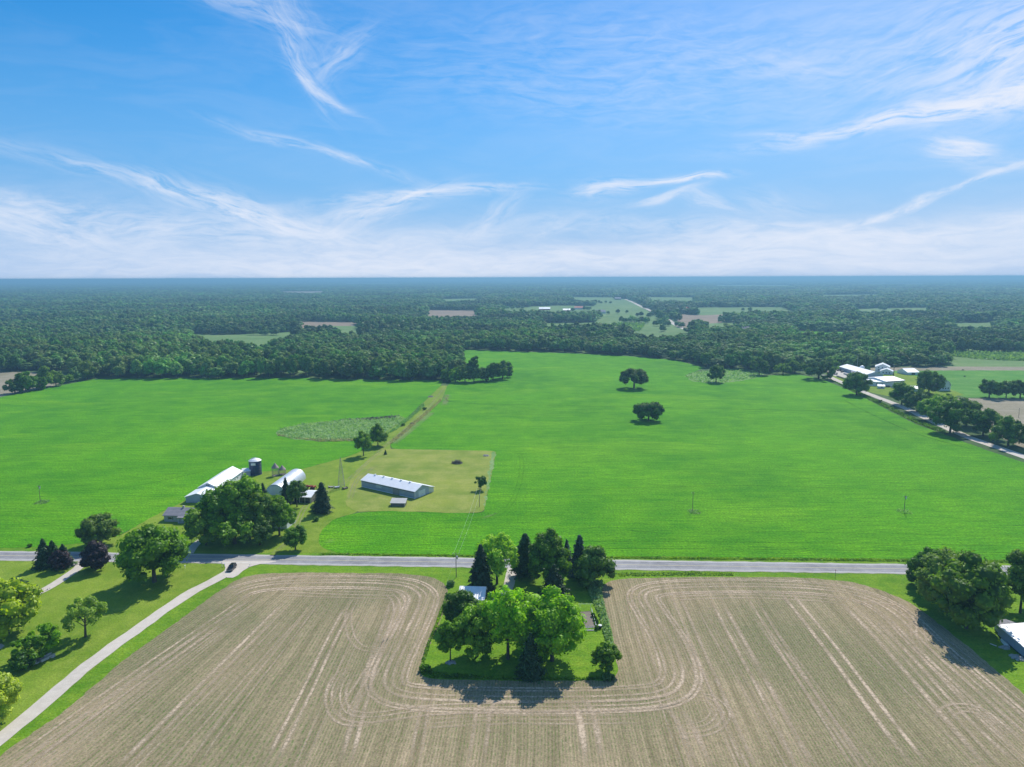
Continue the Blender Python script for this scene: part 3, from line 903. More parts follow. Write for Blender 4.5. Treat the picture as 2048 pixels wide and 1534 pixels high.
def crown(seed, H, Rx, base, shape='round', leaf=0.35, n=4500, nb=34, core=0.74, gap=0.0, subl=0.34, lod=False, rn=0.6):
    """crown occupying z from base to H, horizontal radius Rx; returns V,F,tone,blob centres"""
    r = np.random.default_rng(seed)
    Hc = (H - base) / 2
    cz = base + Hc
    if not lod:
        nb = int(nb * 1.7)
        subl = subl * 0.76
    d = rnd_unit(r, nb * 3)
    d = d[d[:, 2] > -0.75][:nb]
    prof = {'round': lambda z: 1.0, 'oval': lambda z: 1.0 - 0.12 * z, 'vase': lambda z: 0.92 + 0.22 * z, 'cone': lambda z: 0.92 - 0.42 * z,
            'spread': lambda z: 1.0 - 0.10 * z, 'column': lambda z: 0.98 - 0.15 * z}[shape]
    kk = r.uniform(0.60, 0.80, len(d)) if lod else r.uniform(0.62, 0.92, len(d))
    fz = np.array([prof(z) for z in d[:, 2]])
    C = np.stack([d[:, 0] * kk * Rx * fz, d[:, 1] * kk * Rx * fz, cz + d[:, 2] * kk * Hc], 1)
    C[:, 2] = np.maximum(C[:, 2], base + Hc * 0.13)
    br = subl * min(Rx, Hc * 1.15) * r.uniform(0.75, 1.3, len(C))
    # a few inner blobs
    C = np.vstack([C, [[0, 0, cz], [0, 0, cz + Hc * 0.3], [0, 0, cz - Hc * 0.25]]])
    br = np.concatenate([br, [min(Rx, Hc) * 0.62, min(Rx, Hc) * 0.55, min(Rx, Hc) * 0.55]])
    if gap:
        keep = np.ones(len(C), bool)
        keep[-3:] = False
        C, br = C[keep], br[keep]
    bt = r.uniform(0.0, 1.0, len(C))
    Vs, Fs, Ts = [], [], []
    off = 0
    iv, ifc = ICO1 if lod else ICO2
    if core:
        for c, b, t in zip(C, br, bt):
            jitter = 1 + r.uniform(-0.16, 0.16, len(iv))
            v = iv * jitter[:, None] * b * core * np.array([1, 1, 0.9]) + c
            Vs.append(v)
            Fs.append(ifc + off)
            Ts.append(np.full(len(v), t * 0.6))
            off += len(v)
    wgt = br ** 2
    pick = r.choice(len(C), n, p=wgt / wgt.sum())
    dd = rnd_unit(r, n)
    dd[:, 2] = np.where((dd[:, 2] < -0.2) & (r.uniform(size=n) < 0.5), -dd[:, 2], dd[:, 2])
    rr = r.uniform(0.72, 1.10, n)
    P = C[pick] + dd * (br[pick] * rr)[:, None] * np.array([1, 1, 0.92])
    # drop points buried in other blobs
    dist = np.linalg.norm(P[:, None, :] - C[None], axis=2) / br[None]
    dist[np.arange(n), pick] = 9
    ok = dist.min(1) > (0.7 if lod else 0.82)
    P, dd, pick = P[ok], dd[ok], pick[ok]
    Nn = dd * 0.9 + rnd_unit(r, len(P)) * rn
    Nn[:, 2] += 0.12 if lod else 0.25
    Nn /= np.linalg.norm(Nn, axis=1)[:, None]
    qv, qf = quads(r, P, Nn, leaf, 1.15)
    tt = np.clip(bt[pick] * 0.55 + r.uniform(0, 0.6, len(P)), 0, 1)
    Vs.append(qv)
    Ts.append(np.repeat(tt, 4))
    V = np.vstack(Vs)
    tri = np.vstack(Fs) if Fs else np.zeros((0, 3), int)
    return V, [tri, qf + off], np.concatenate(Ts), C, br


def conifer(seed, H, Rb, base=0.6, leaf=0.4, n=3600, whorls=13, droop=0.25, power=0.9, topw=0.0):
    r = np.random.default_rng(seed)
    Vs, Fs, Ts = [], [], []
    # inner solid core (stepped cone)
    k = 10
    prof = []
    for i in range(whorls):
        t = i / whorls
        rr = Rb * ((1 - t) ** power * (1 - topw) + topw * (1 - t ** 3))
        prof.append((rr * 0.62, base + (H - base) * t))
        prof.append((rr * 0.40, base + (H - base) * (t + 0.8 / whorls)))
    prof.append((0.03, H * 0.99))
    V = []
    for rr, z in prof:
        for i in range(k):
            q = 2 * math.pi * i / k + z
            j = r.uniform(0.75, 1.2)
            V.append((rr * j * math.cos(q), rr * j * math.sin(q), z))
    V = np.array(V)
    Fq = []
    for j in range(len(prof) - 1):
        for i in range(k):
            Fq.append((j * k + i, j * k + (i + 1) % k, (j + 1) * k + (i + 1) % k, (j + 1) * k + i))
    Vs.append(V)
    Fs.append(np.array(Fq))
    Ts.append(np.full(len(V), 0.2))
    off = len(V)
    t = 1 - np.sqrt(r.uniform(0, 1, n))
    t = np.clip(t, 0, 0.985)
    wi = np.floor(t * whorls)
    fr = t * whorls - wi
    env = Rb * ((1 - t) ** power * (1 - topw) + topw * (1 - t ** 3))
    q = r.uniform(0, 2 * math.pi, n)
    ph = (wi * 1.7) % 6.283
    lob = 0.78 + 0.17 * np.cos(q * 5 + ph) + 0.12 * np.cos(q * 3 + ph * 2.3) + r.uniform(-0.12, 0.12, n)
    rad_ = env * (1.0 - 0.42 * fr) * lob * (0.5 + 0.55 * r.uniform(0, 1, n) ** 0.5)
    z = base + (H - base) * t - rad_ * droop * 0.6
    z = np.maximum(z, 0.15)
    P = np.stack([rad_ * np.cos(q), rad_ * np.sin(q), z], 1)
    Nn = np.stack([np.cos(q) * 0.55, np.sin(q) * 0.55, np.full(n, 0.75)], 1) + rnd_unit(r, n) * 0.55
    Nn /= np.linalg.norm(Nn, axis=1)[:, None]
    sz = leaf
    qv, qf = quads(r, P, Nn, sz, 1.3, 0.4)
    Vs.append(qv)
    Fs.append(qf + off)
    Ts.append(np.repeat(np.clip(r.uniform(0, 1, n), 0, 1), 4))
    return np.vstack(Vs), [np.vstack(Fs)], np.concatenate(Ts)


def trunk_mesh(name, H, r0, tips, lean=0.0, top=None):
    b = MB()
    top = top or H * 0.6
    k0 = Vector((0, 0, -0.2))
    k1 = Vector((lean * 0.3, 0, top * 0.45))
    k2 = Vector((lean * 0.6, 0, top))
    b.tube(k0, k1, r0 * 1.25, r0 * 0.8, 8)
    b.tube(k1, k2, r0 * 0.8, r0 * 0.35, 8)
    for i, c in enumerate(tips):
        s = k1.lerp(k2, (i % 4) / 4)
        mid = s.lerp(Vector(c), 0.5) + Vector((0, 0, 0.3))
        b.tube(s, mid, r0 * 0.42, r0 * 0.26, 5)
        b.tube(mid, c, r0 * 0.26, r0 * 0.1, 5)
    return b


SEED = [100]


def tree(name, label, cat, px, pb, pt, wpx, mat, shape='round', base=None, leaf=None, dens=1.0, group=None, nb=34, gap=0.0, lean=0.0, sy=1.0, tips=7, core=0.74, subl=0.34):
    """broad-leaved tree standing at ground pixel (px, pb), its top seen at pt, crown wpx wide"""
    SEED[0] += 1
    x, y = G(px, pb)
    s = scl(px, pb)
    H = hgt(px, pb, pt)
    Rx = wpx / 2 / s
    Rx *= 1.08
    H = max(H - Rx * 0.03, 1.2)
    base = H * 0.14 if base is None else H * base * 0.8
    leaf = leaf or min(0.46, max(0.26, Rx * 0.05))
    area = 4 * math.pi * Rx * (H - base) / 2
    n = int(min(11000, max(500, area / (leaf * leaf) * 1.05 * dens)))
    V, Fc, tone, C, br = crown(SEED[0], H, Rx, base, shape, leaf, n, nb, core, gap, subl)
    e = empty(name, label, cat, (x, y, 0), random.Random(SEED[0]).uniform(0, 6.28) if not lean else 0, group)
    e.scale = (1, sy, 1)
    idx = np.linspace(0, len(C) - 1, tips).astype(int)
    trunk_mesh('trunk', H, max(0.14, Rx * 0.055), [tuple(C[i]) for i in idx], lean).build('trunk', MT['bark'], e)
    obj('crown', new_mesh('crown', V, Fc, MT[mat], tone), e)
    return e


def fir(name, label, cat, px, pb, pt, wpx, mat='needle', group=None, base=0.05, whorls=13, power=0.9, topw=0.0, droop=0.25, leaf=None, dens=1.0):
    SEED[0] += 1
    x, y = G(px, pb)
    s = scl(px, pb)
    H = hgt(px, pb, pt)
    Rb = wpx / 2 / s * 1.3
    power *= 0.85
    leaf = leaf or min(0.42, max(0.22, Rb * 0.11))
    n = int(min(9000, max(700, Rb * H * 3.6 / (leaf * leaf) * 1.6 * dens)))
    V, Fc, tone = conifer(SEED[0], H, Rb, H * base, leaf, n, whorls, droop, power, topw)
    e = empty(name, label, cat, (x, y, 0), random.Random(SEED[0]).uniform(0, 6.28), group)
    b = MB()
    b.tube((0, 0, -0.2), (0, 0, H * 0.9), max(0.12, Rb * 0.06), 0.03, 7)
    b.build('trunk', MT['bark'], e)
    obj('crown', new_mesh('crown', V, Fc, MT[mat], tone), e)
    return e


def tufts(name, label, pix, mat, n, size, h=0.5, world=False, z=0.1, seed=1, lump=None):
    """ground cover that nobody could count: leaf cards (and low lumps) inside a polygon"""
    r = np.random.default_rng(seed)
    P = np.array([p if world else G(*p) for p in pix])
    mn, mx = P.min(0), P.max(0)
    pts = np.zeros((0, 2))
    while len(pts) < n:
        q = r.uniform(mn, mx, (n * 2, 2))
        pts = np.vstack([pts, q[inpoly(q[:, 0], q[:, 1], P)]])
    pts = pts[:n]
    zz = np.abs(r.normal(0, h * 0.5, n)) + z
    C = np.stack([pts[:, 0], pts[:, 1], zz], 1)
    Nn = rnd_unit(r, n) * 0.8
    Nn[:, 2] += 0.6
    Nn /= np.linalg.norm(Nn, axis=1)[:, None]
    V, Fa = quads(r, C, Nn, size, 1.2)
    cl = np.sin(pts[:, 0] * 0.35) * np.cos(pts[:, 1] * 0.21)
    tone = np.repeat(np.clip(r.uniform(0, 0.7, n) + cl * 0.3, 0, 1), 4)
    o = obj(name, new_mesh(name, V, Fa, MT[mat], tone))
    tag(o, label, 'plants', kind='stuff')
    return o


def inpoly(x, y, P):
    P = np.asarray(P, float)
    ins = np.zeros(len(x), bool)
    n = len(P)
    j = n - 1
    for i in range(n):
        xi, yi = P[i]
        xj, yj = P[j]
        if yi != yj:
            c = ((yi > y) != (yj > y)) & (x < (xj - xi) * (y - yi) / (yj - yi) + xi)
            ins ^= c
        j = i
    return ins


# ---------------------------------------------------------------- the woods
OPEN = [(-1600, 742), (0, 744), (60, 744), (120, 744), (165, 752), (190, 757), (300, 757), (600, 756), (700, 759), (880, 762), (900, 765), (922, 755), (921, 702), (940, 699), (1050, 703), (1150, 706), (1250, 711), (1350, 719),
        (1410, 735), (1440, 737), (1530, 746), (1575, 744), (1612, 738), (1625, 726), (1660, 733), (1740, 737), (1748, 733), (1890, 733), (1892, 703), (2048, 706), (3600, 706), (3600, 5000), (-1600, 5000)]
fr = np.random.default_rng(11)


def ring(r0, r1, sp):
    """jittered points in a sector with spacing sp"""
    out = []
    r = r0
    while r < r1:
        n = int(1.62 * r / sp)
        a = (np.arange(n) + fr.uniform(0, 1, n)) / n * 1.62 - 0.81
        rr = r + fr.uniform(-0.5, 0.5, n) * sp
        out.append(np.stack([rr * np.sin(a), rr * np.cos(a)], 1))
        r += sp
    return np.vstack(out)


parts = []
r = 560.0
while r < 25500:
    sp = 12.2 if r < 1500 else 12.2 * (r / 1500) ** 0.74
    r1 = min(r * 1.12, 25500)
    p = ring(r, r1, sp)
    parts.append(np.column_stack([p, np.full(len(p), sp)]))
    r = r1
FP = np.vstack(parts)
fx, fy = to_px(FP[:, 0], FP[:, 1])
keep = ~inpoly(fx, fy, OPEN)
for Q in clear_px:
    keep &= ~inpoly(fx, fy, Q)
# sparse tree belts in the far valley and along the far road
ROADPX = [(1376, 661), (1352, 650), (1338, 641), (1320, 630), (1300, 621), (1280, 612), (1262, 603), (1250, 598.5)]
rw = np.array([G(*p) for p in ROADPX])
for i in range(len(rw) - 1):
    a, b = rw[i], rw[i + 1]
    ab = b - a
    t = np.clip(((FP[:, :2] - a) @ ab) / (ab @ ab), 0, 1)
    dd = np.linalg.norm(FP[:, :2] - (a + t[:, None] * ab), axis=1)
    keep &= dd > 13
# low wood density holes
hole = np.sin(FP[:, 0] * 0.0051 + 1.3) * np.sin(FP[:, 1] * 0.0043) + np.sin(FP[:, 0] * 0.0017 + FP[:, 1] * 0.0023)
keep &= ~((hole > 1.72) & (FP[:, 1] > 1300))
FP = FP[keep]
fx, fy = fx[keep], fy[keep]
print('forest trees', len(FP))
nF = len(FP)
lf = np.sin(FP[:, 0] * 0.013 + np.sin(FP[:, 1] * 0.008) * 2) * 0.5 + np.sin(FP[:, 1] * 0.011 + FP[:, 0] * 0.004) * 0.5
hF = 16.0 + lf * 4.4 + fr.uniform(-3.5, 5.0, nF)
hF *= np.where(FP[:, 2] > 12, 1.0, 1.0)
wF = FP[:, 2] * fr.uniform(0.62, 1.18, nF) * 1.10

# prototype crowns (height 1, radius 1), shared meshes
protoN, protoF = [], []
for k in range(6):
    V, Fc, tone, C, br = crown(900 + k, 15.0, 5.6, 1.0, ['round', 'oval', 'spread', 'column', 'oval', 'round'][k], 0.72, 1100, 30, 0.80, 0, 0.29, lod=True, rn=0.4)
    V = V / np.array([5.6, 5.6, 15.0])
    b = MB().tube((0, 0, -0.02), (0, 0, 0.35), 0.05, 0.03, 5)
    tv = np.array(b.V)
    nv = len(V)
    tf4 = np.array([f for f in b.F if len(f) == 4]) + nv
    me = new_mesh('woodland_tree', np.vstack([V, tv]), [Fc[0], Fc[1], tf4], [MT['forest'], MT['bark']], np.concatenate([tone, np.zeros(len(tv))]),
                  mi=np.concatenate([np.zeros(len(Fc[0]) + len(Fc[1])), np.ones(len(tf4))]))
    protoN.append(me)
for k in range(7):
    V, Fc, tone, C, br = crown(950 + k, 15.0, 6.4, 0.5, ['round', 'oval', 'spread', 'round', 'cone', 'spread', 'round'][k], 1.15, 130, 9, 0.95, 0, 0.42, lod=True, rn=0.25)
    protoF.append(new_mesh('canopy_tree', V / np.array([6.4, 6.4, 15.0]), Fc, MT['forest'], tone))

# front rows: individual trees
tow = FP[:, :2] * (1 - (11.0 / np.linalg.norm(FP[:, :2], axis=1)))[:, None]
tx, ty = to_px(tow[:, 0], tow[:, 1])
front = inpoly(tx, ty, OPEN) & (fx > -10) & (fx < 2058) & (FP[:, 1] < 1300)
tow = FP[:, :2] * (1 - (19.0 / np.linalg.norm(FP[:, :2], axis=1)))[:, None]
tx, ty = to_px(tow[:, 0], tow[:, 1])
front2 = inpoly(tx, ty, OPEN) & (fx > -10) & (fx < 2058) & (FP[:, 1] < 1300) & ~front
fi = np.where(front)[0]
fi = fi[np.argsort(FP[fi, 1])][:285]
f2 = np.where(front2)[0]
f2 = f2[np.argsort(FP[f2, 1])][:max(0, 285 - len(fi))]
fi = np.concatenate([fi, f2])
print('front trees', len(fi))


MARKS_L = [(60, 'above the bare tan field at the left edge'), (190, 'behind the upper left hedgerow'), (330, 'just right of the upper left hedgerow'), (450, 'straight up from the farmhouse'),
           (560, 'straight up from the silo and quonset hut'), (690, 'straight up from the lattice tower'), (800, 'straight up from the weedy patch'), (880, 'just left of the small copse'), (925, 'on the nose of the wood behind the copse')]
MARKS_R = [(1010, 'directly above the right half of the copse'), (1100, 'between the copse and the lone oaks'), (1230, 'left of the lone oaks in the long wood'), (1310, 'straight above the two lone oaks'), (1400, 'between the oaks and the weedy notch'), (1500, 'straight above the weedy notch'), (1580, 'right of the weedy notch'), (1640, 'at the end by the side road')]


def wood_of(px, big):
    sz = ['small', 'middling', 'tall'][big]
    if px < 925:
        m_ = next(t for x, t in MARKS_L if px < x + 0.1 or x == 925)
        return sz + ' woodland tree in the front row ' + m_, 'front row of the wood behind the left field'
    if px < 1640:
        m_ = next(t for x, t in MARKS_R if px < x + 0.1 or x == 1640)
        return sz + ' woodland tree in the front row ' + m_, 'front row of the wood behind the right field'
    if px < 1892:
        return sz + ' dark front row tree of the wood block behind the ' + ('white house and sheds' if px < 1800 else 'gambrel barn and pasture'), 'front row of the wood behind the white farm'
    return sz + ' dark front row tree across the pale meadow at far right', 'front row of the wood across the far right meadow'


for q, i in enumerate(fi):
    me = protoN[int(fr.integers(0, 6))]
    o = obj('woodland_tree', me)
    o.location = (FP[i, 0], FP[i, 1], 0)
    ww = 7.2 * fr.uniform(0.75, 1.3)
    ht_ = hF[i] * fr.uniform(0.82, 1.1)
    o.scale = (ww, ww, ht_)
    o.rotation_euler = (0, 0, fr.uniform(0, 6.28))
    lb, gr = wood_of(fx[i], 0 if ht_ < 13.5 else 1 if ht_ < 17.5 else 2)
    tag(o, lb, 'tree', gr)
rest = np.ones(nF, bool)
rest[fi] = False


def scatter(name, pts, hh, ww, meshes, label, seed=3, tilt=0.06, cat='wood'):
    """many crowns as one object by geometry nodes"""
    r = np.random.default_rng(seed)
    n = len(pts)
    hc = bpy.data.collections.new(name + '_sources')          # never linked to the scene
    for me in meshes:
        hc.objects.link(bpy.data.objects.new(name + '_source', me))
    me = bpy.data.meshes.new(name)
    me.vertices.add(n)
    co = np.column_stack([pts[:, 0], pts[:, 1], np.zeros(n)]).astype(np.float32)
    me.vertices.foreach_set('co', co.ravel())
    a = me.attributes.new('sc', 'FLOAT_VECTOR', 'POINT')
    a.data.foreach_set('vector', np.column_stack([ww, ww, hh]).astype(np.float32).ravel())
    a = me.attributes.new('ro', 'FLOAT_VECTOR', 'POINT')
    a.data.foreach_set('vector', np.column_stack([r.uniform(-tilt, tilt, n), r.uniform(-tilt, tilt, n), r.uniform(0, 6.28, n)]).astype(np.float32).ravel())
    a = me.attributes.new('pick', 'INT', 'POINT')
    a.data.foreach_set('value', r.integers(0, len(meshes), n).astype(np.int32))
    o = obj(name, me)
    ng = bpy.data.node_groups.new(name + '_nodes', 'GeometryNodeTree')
    ng.interface.new_socket('Geometry', in_out='INPUT', socket_type='NodeSocketGeometry')
    ng.interface.new_socket('Geometry', in_out='OUTPUT', socket_type='NodeSocketGeometry')
    N = ng.nodes
    gi, go = N.new('NodeGroupInput'), N.new('NodeGroupOutput')
    ci = N.new('GeometryNodeCollectionInfo')
    ci.inputs['Collection'].default_value = hc
    ci.inputs['Separate Children'].default_value = True
    ci.inputs['Reset Children'].default_value = True
    ip = N.new('GeometryNodeInstanceOnPoints')
    ip.inputs['Pick Instance'].default_value = True
    L = ng.links
    L.new(gi.outputs[0], ip.inputs['Points'])
    L.new(ci.outputs[0], ip.inputs['Instance'])
    for nm, ty, sk in (('sc', 'FLOAT_VECTOR', 'Scale'), ('ro', 'FLOAT_VECTOR', 'Rotation'), ('pick', 'INT', 'Instance Index')):
        na = N.new('GeometryNodeInputNamedAttribute')
        na.data_type = ty
        na.inputs['Name'].default_value = nm
        L.new(na.outputs[0], ip.inputs[sk])
    L.new(ip.outputs[0], go.inputs[0])
    md = o.modifiers.new('scatter', 'NODES')
    md.node_group = ng
    tag(o, label, cat, kind='stuff')
    return o


near = rest & (FP[:, 1] < 1150) & (FP[:, 1] > 0)
far = rest & ~near
scatter('wood', FP[near, :2], hF[near], wF[near] * 0.66, protoN, 'dense green woods behind the fields', 4)
scatter('far_wood', FP[far, :2], hF[far], wF[far] * 0.74, protoF, 'unbroken dark forest reaching to the horizon', 5)
# ================================================================== BUILDINGS
def frame_of(A, B):
    ax = Vector(A)
    bx = Vector(B)
    d = bx - ax
    return ax, d.length, math.atan2(d.y, d.x)


def gable_body(w, L, D, eave, ridge, wall, roof, parent, ov=0.35, ridge_at=None, back_eave=None, t=0.16, along='x'):
    """walls + two-slope roof, ridge parallel to local x (front eave at y=0). ridge_at = y of the ridge"""
    ry = D / 2 if ridge_at is None else ridge_at
    be = eave if back_eave is None else back_eave
    m = MB()
    m.prism([(0, -0.1), (D, -0.1), (D, be), (ry, ridge), (0, eave)], 0, L)
    wo = m.build('wall', wall, parent)
    s1 = (ridge - eave) / ry
    s2 = (ridge - be) / (D - ry)
    rm = MB()
    prof = [(-ov, eave - ov * s1 + 0.03), (ry, ridge + 0.03), (D + ov, be - ov * s2 + 0.03), (D + ov, be - ov * s2 + 0.03 + t), (ry, ridge + 0.03 + t), (-ov, eave - ov * s1 + 0.03 + t)]
    rm.prism(prof, -ov, L + ov)
    ro = rm.build('roof', roof, parent)
    return wo, ro


def shed_body(L, D, h0, h1, wall, roof, parent, ov=0.3, t=0.12):
    m = MB()
    m.prism([(0, -0.1), (D, -0.1), (D, h1), (0, h0)], 0, L)
    m.build('wall', wall, parent)
    s = (h1 - h0) / D
    r_ = MB()
    r_.prism([(-ov, h0 - ov * s + 0.03), (D + ov, h1 + ov * s + 0.03), (D + ov, h1 + ov * s + 0.03 + t), (-ov, h0 - ov * s + 0.03 + t)], -ov, L + ov)
    return r_.build('roof', roof, parent)


def slab(name, mat, parent, x0, x1, y0, y1, z0, z1):
    return MB().box(x0, x1, y0, y1, z0, z1).build(name, mat, parent)


def window(parent, x, z, w_, h_, y=0.0, side='front', mat='trim'):
    """window on the front wall (y=0) or on the right wall (x=L given as y)"""
    if side == 'front':
        f = slab('window', MT[mat], parent, x, x + w_, y - 0.06, y - 0.004, z, z + h_)
        slab('pane', MT['glass'], f, x + 0.1, x + w_ - 0.1, y - 0.075, y - 0.061, z + 0.1, z + h_ - 0.1)
    else:
        f = slab('window', MT[mat], parent, y + 0.004, y + 0.06, x, x + w_, z, z + h_)
        slab('pane', MT['glass'], f, y + 0.061, y + 0.075, x + 0.1, x + w_ - 0.1, z + 0.1, z + h_ - 0.1)
    return f


def door(parent, x, w_, h_, y=0.0, mat='trim', side='front', z=0.0, name='door'):
    if side == 'front':
        f = slab(name, MT[mat], parent, x, x + w_, y - 0.07, y - 0.004, z, z + h_)
        slab('handle', MT['steel'], f, x + w_ * 0.86, x + w_ * 0.86 + 0.08, y - 0.11, y - 0.071, z + 1.0, z + 1.25)
    else:
        f = slab(name, MT[mat], parent, y + 0.004, y + 0.07, x, x + w_, z, z + h_)
        slab('handle', MT['steel'], f, y + 0.071, y + 0.11, x + w_ * 0.1, x + w_ * 0.1 + 0.08, z + 1.0, z + 1.25)
    return f


# -- long pole barn in the paddock
A, B, C = G(723.5, 974), G(830, 998), G(868, 983.5)
o0, L, rz = frame_of(A, B)
D = (Vector(C) - Vector(B)).length
e = empty('pole_barn', 'long grey metal pole barn with white roof standing alone in the mown paddock', 'barn', (A[0], A[1], 0), rz)
Dm = D * 0.74
gable_body(None, L, Dm, 3.5, 5.4, MT['greymetal'], MT['whiteroof'], e, 0.4, Dm * 0.5)
m = MB()
m.prism([(Dm + 0.003, -0.1), (D, -0.1), (D, 2.5), (Dm + 0.003, 3.45)], 0.3, L - 0.02)
m.build('lean_to', MT['galv'], e)
m = MB()
m.prism([(Dm + 0.42, 3.33), (D + 0.5, 2.38), (D + 0.5, 2.5), (Dm + 0.42, 3.45)], 0, L + 0.35)
m.build('lean_to_roof', MT['whiteroof'], e)
slab('skirt', MT['trim'], e, 0.02, L - 0.02, -0.07, -0.004, 0.0, 0.35)
door(e, 0.25 * Dm, 0.24 * Dm, 3.0, L, 'palemetal', 'right', 0.1, 'sliding_door')
door(e, 0.25 * Dm + 0.245 * Dm, 0.24 * Dm, 3.0, L, 'palemetal', 'right', 0.1, 'sliding_door')
slab('door', MT['greymetal'], e, L + 0.004, L + 0.06, 0.06 * Dm, 0.17 * Dm, 0.1, 2.8)
slab('door', MT['greymetal'], e, L + 0.004, L + 0.06, 0.78 * Dm, 0.97 * Dm, 0.1, 2.9)
slab('corner_trim', MT['trim'], e, L - 0.14, L + 0.07, -0.08, 0.1, 0.0, 3.45)
slab('corner_trim', MT['trim'], e, -0.07, 0.12, -0.08, 0.1, 0.0, 3.45)
slab('eave_strip', MT['black'], e, 0.0, L, -0.49, -0.42, 3.04, 3.20)  # black strip just below the front roof edge
slab('sliding_door', MT['steel'], e, L * 0.60, L * 0.72, -0.12, -0.075, 0.15, 3.0)
for k in range(5):
    xk = L * (0.13 + 0.165 * k)
    c = MB()
    c.box(xk - 0.3, xk + 0.3, Dm / 2 - 0.3, Dm / 2 + 0.3, 5.4, 5.85)
    c.box(xk - 0.4, xk + 0.4, Dm / 2 - 0.4, Dm / 2 + 0.4, 5.86, 5.95)
    c.build('roof_vent', MT['galv'], e)
# the pale mark on the long wall: two back-to-back horseshoe shapes
mk = MB()
for sx in (-1, 1):
    cx_ = L * 0.335 + sx * 1.0
    mk.box(cx_ - 0.85, cx_ + 0.85, -0.09, -0.01, 2.45, 2.78)
    mk.box(cx_ - 0.85, cx_ + 0.85, -0.09, -0.01, 1.60, 1.93)
    mk.box(cx_ - 0.17 - sx * 0.68, cx_ + 0.17 - sx * 0.68, -0.09, -0.01, 1.93, 2.45)
mk.build('wall_mark', MT['trim'], e)

# -- small lean-to shed in front of it
A, B = G(781.5, 1013), G(810, 1013.5)
o0, L, rz = frame_of(A, B)
e = empty('lean_to_shed', 'small weathered wooden shed with a slanted pale roof in front of the pole barn', 'shed', (A[0], A[1], 0), rz)
shed_body(L, 3.6, 1.6, 2.5, MT['oldwood'], MT['siding'], e)
slab('door', MT['glass'], e, L + 0.004, L + 0.05, 0.8, 2.2, 0.1, 1.7)
slab('corner_board', MT['trim'], e, L - 0.1, L + 0.06, -0.06, 0.1, 0, 1.55)

# -- quonset
A = Vector(G(532.5, 989))
B = Vector(G(569, 991))
bk = Vector(G(612, 957.5))
ax = (bk - B)
Lq = ax.length
ang = math.atan2(ax.y, ax.x)
wid = abs((B - A).dot(Vector((-ax.y, ax.x)).normalized()))
wid = max(9.0, min(13, wid))
e = empty('quonset_hut', 'pale arched metal quonset hut with tall white end doors', 'hut', (B.x, B.y, 0), ang)
rq = wid / 2
K = 18
m = MB()
prof = [(rq + rq * math.cos(math.pi * i / K), 0.7 + (rq * 0.98) * math.sin(math.pi * i / K)) for i in range(K + 1)]
prof = [(wid, -0.1)] + prof + [(0, -0.1)]
inner = [(rq + (a - rq) * 0.985, z * 0.985 if z > 0 else z) for a, z in prof]
ring_ = prof + inner[::-1]
V = [(x, a, z) for x in (0, Lq) for a, z in prof] + [(x, a, z) for x in (0.01, Lq - 0.01) for a, z in inner]
n = len(prof)
Fc = [(i, i + 1, n + i + 1, n + i) for i in range(n - 1)]
m.add(V[:2 * n], Fc)
sh = m.build('shell', MT['galv'], e, smooth=False)
for x_ in (0.15, Lq - 0.15):
    m = MB()
    m.prism([(a * 0.985 + 0.0075 * wid, z * 0.985) for a, z in prof], x_, x_ + 0.08)
    m.build('end_wall', MT['palemetal'], e)
for k in range(2):
    slab('sliding_door', MT['trim'], e, 0.02, 0.10, rq - 2.5 + k * 2.55, rq + k * 2.5, 0.05, 4.4)
slab('door_frame', MT['steel'], e, 0.08, 0.13, rq - 2.8, rq + 2.8, 4.45, 4.6)
for k in range(3):
    slab('rib', MT['galv'], e, 0.1, 0.148, rq - 4 + 4 * k - 0.06, rq - 4 + 4 * k + 0.06, 4.7, 5.2)
for k in range(4):
    slab('skylight', MT['trim'], e, Lq * (0.15 + 0.22 * k), Lq * (0.15 + 0.22 * k) + 0.8, rq - 2.0, rq - 1.3, 0.7 + rq * 0.94, 0.7 + rq * 0.96)

# -- long white dairy barn
near_r = Vector(G(437, 990))
far_r = Vector(G(484, 956))
o0, L, rz = frame_of(near_r, far_r)
e = empty('long_barn', 'long white roofed barn running from the house up to the blue silo', 'barn', (near_r.x, near_r.y, 0), rz)
gable_body(None, L, 9.2, 3.6, 5.9, MT['whitewall'], MT['whiteroof'], e, 0.5)
slab('gable_vent', MT['glass'], e, -0.06, -0.004, 3.9, 4.5, 4.5, 5.1)
slab('gable_vent', MT['glass'], e, -0.06, -0.004, 4.8, 5.4, 4.5, 5.1)
for k in range(7):
    window(e, 2.5 + k * (L - 5) / 7, 1.3, 1.1, 0.8)
m = MB()
m.prism([(-0.6, -0.1), (9.9, -0.1), (9.9, 2.8), (4.65, 4.35), (-0.6, 2.8)], -11.5, -0.07)
m.build('annex', MT['greymetal'], e)
m = MB()
m.prism([(-1.0, 2.72), (4.65, 4.4), (10.3, 2.72), (10.3, 2.85), (4.65, 4.53), (-1.0, 2.85)], -12.0, -0.07)
m.build('annex_roof', MT['whiteroof'], e)
door(e, -8.0, 2.4, 2.3, -0.6, 'trim')

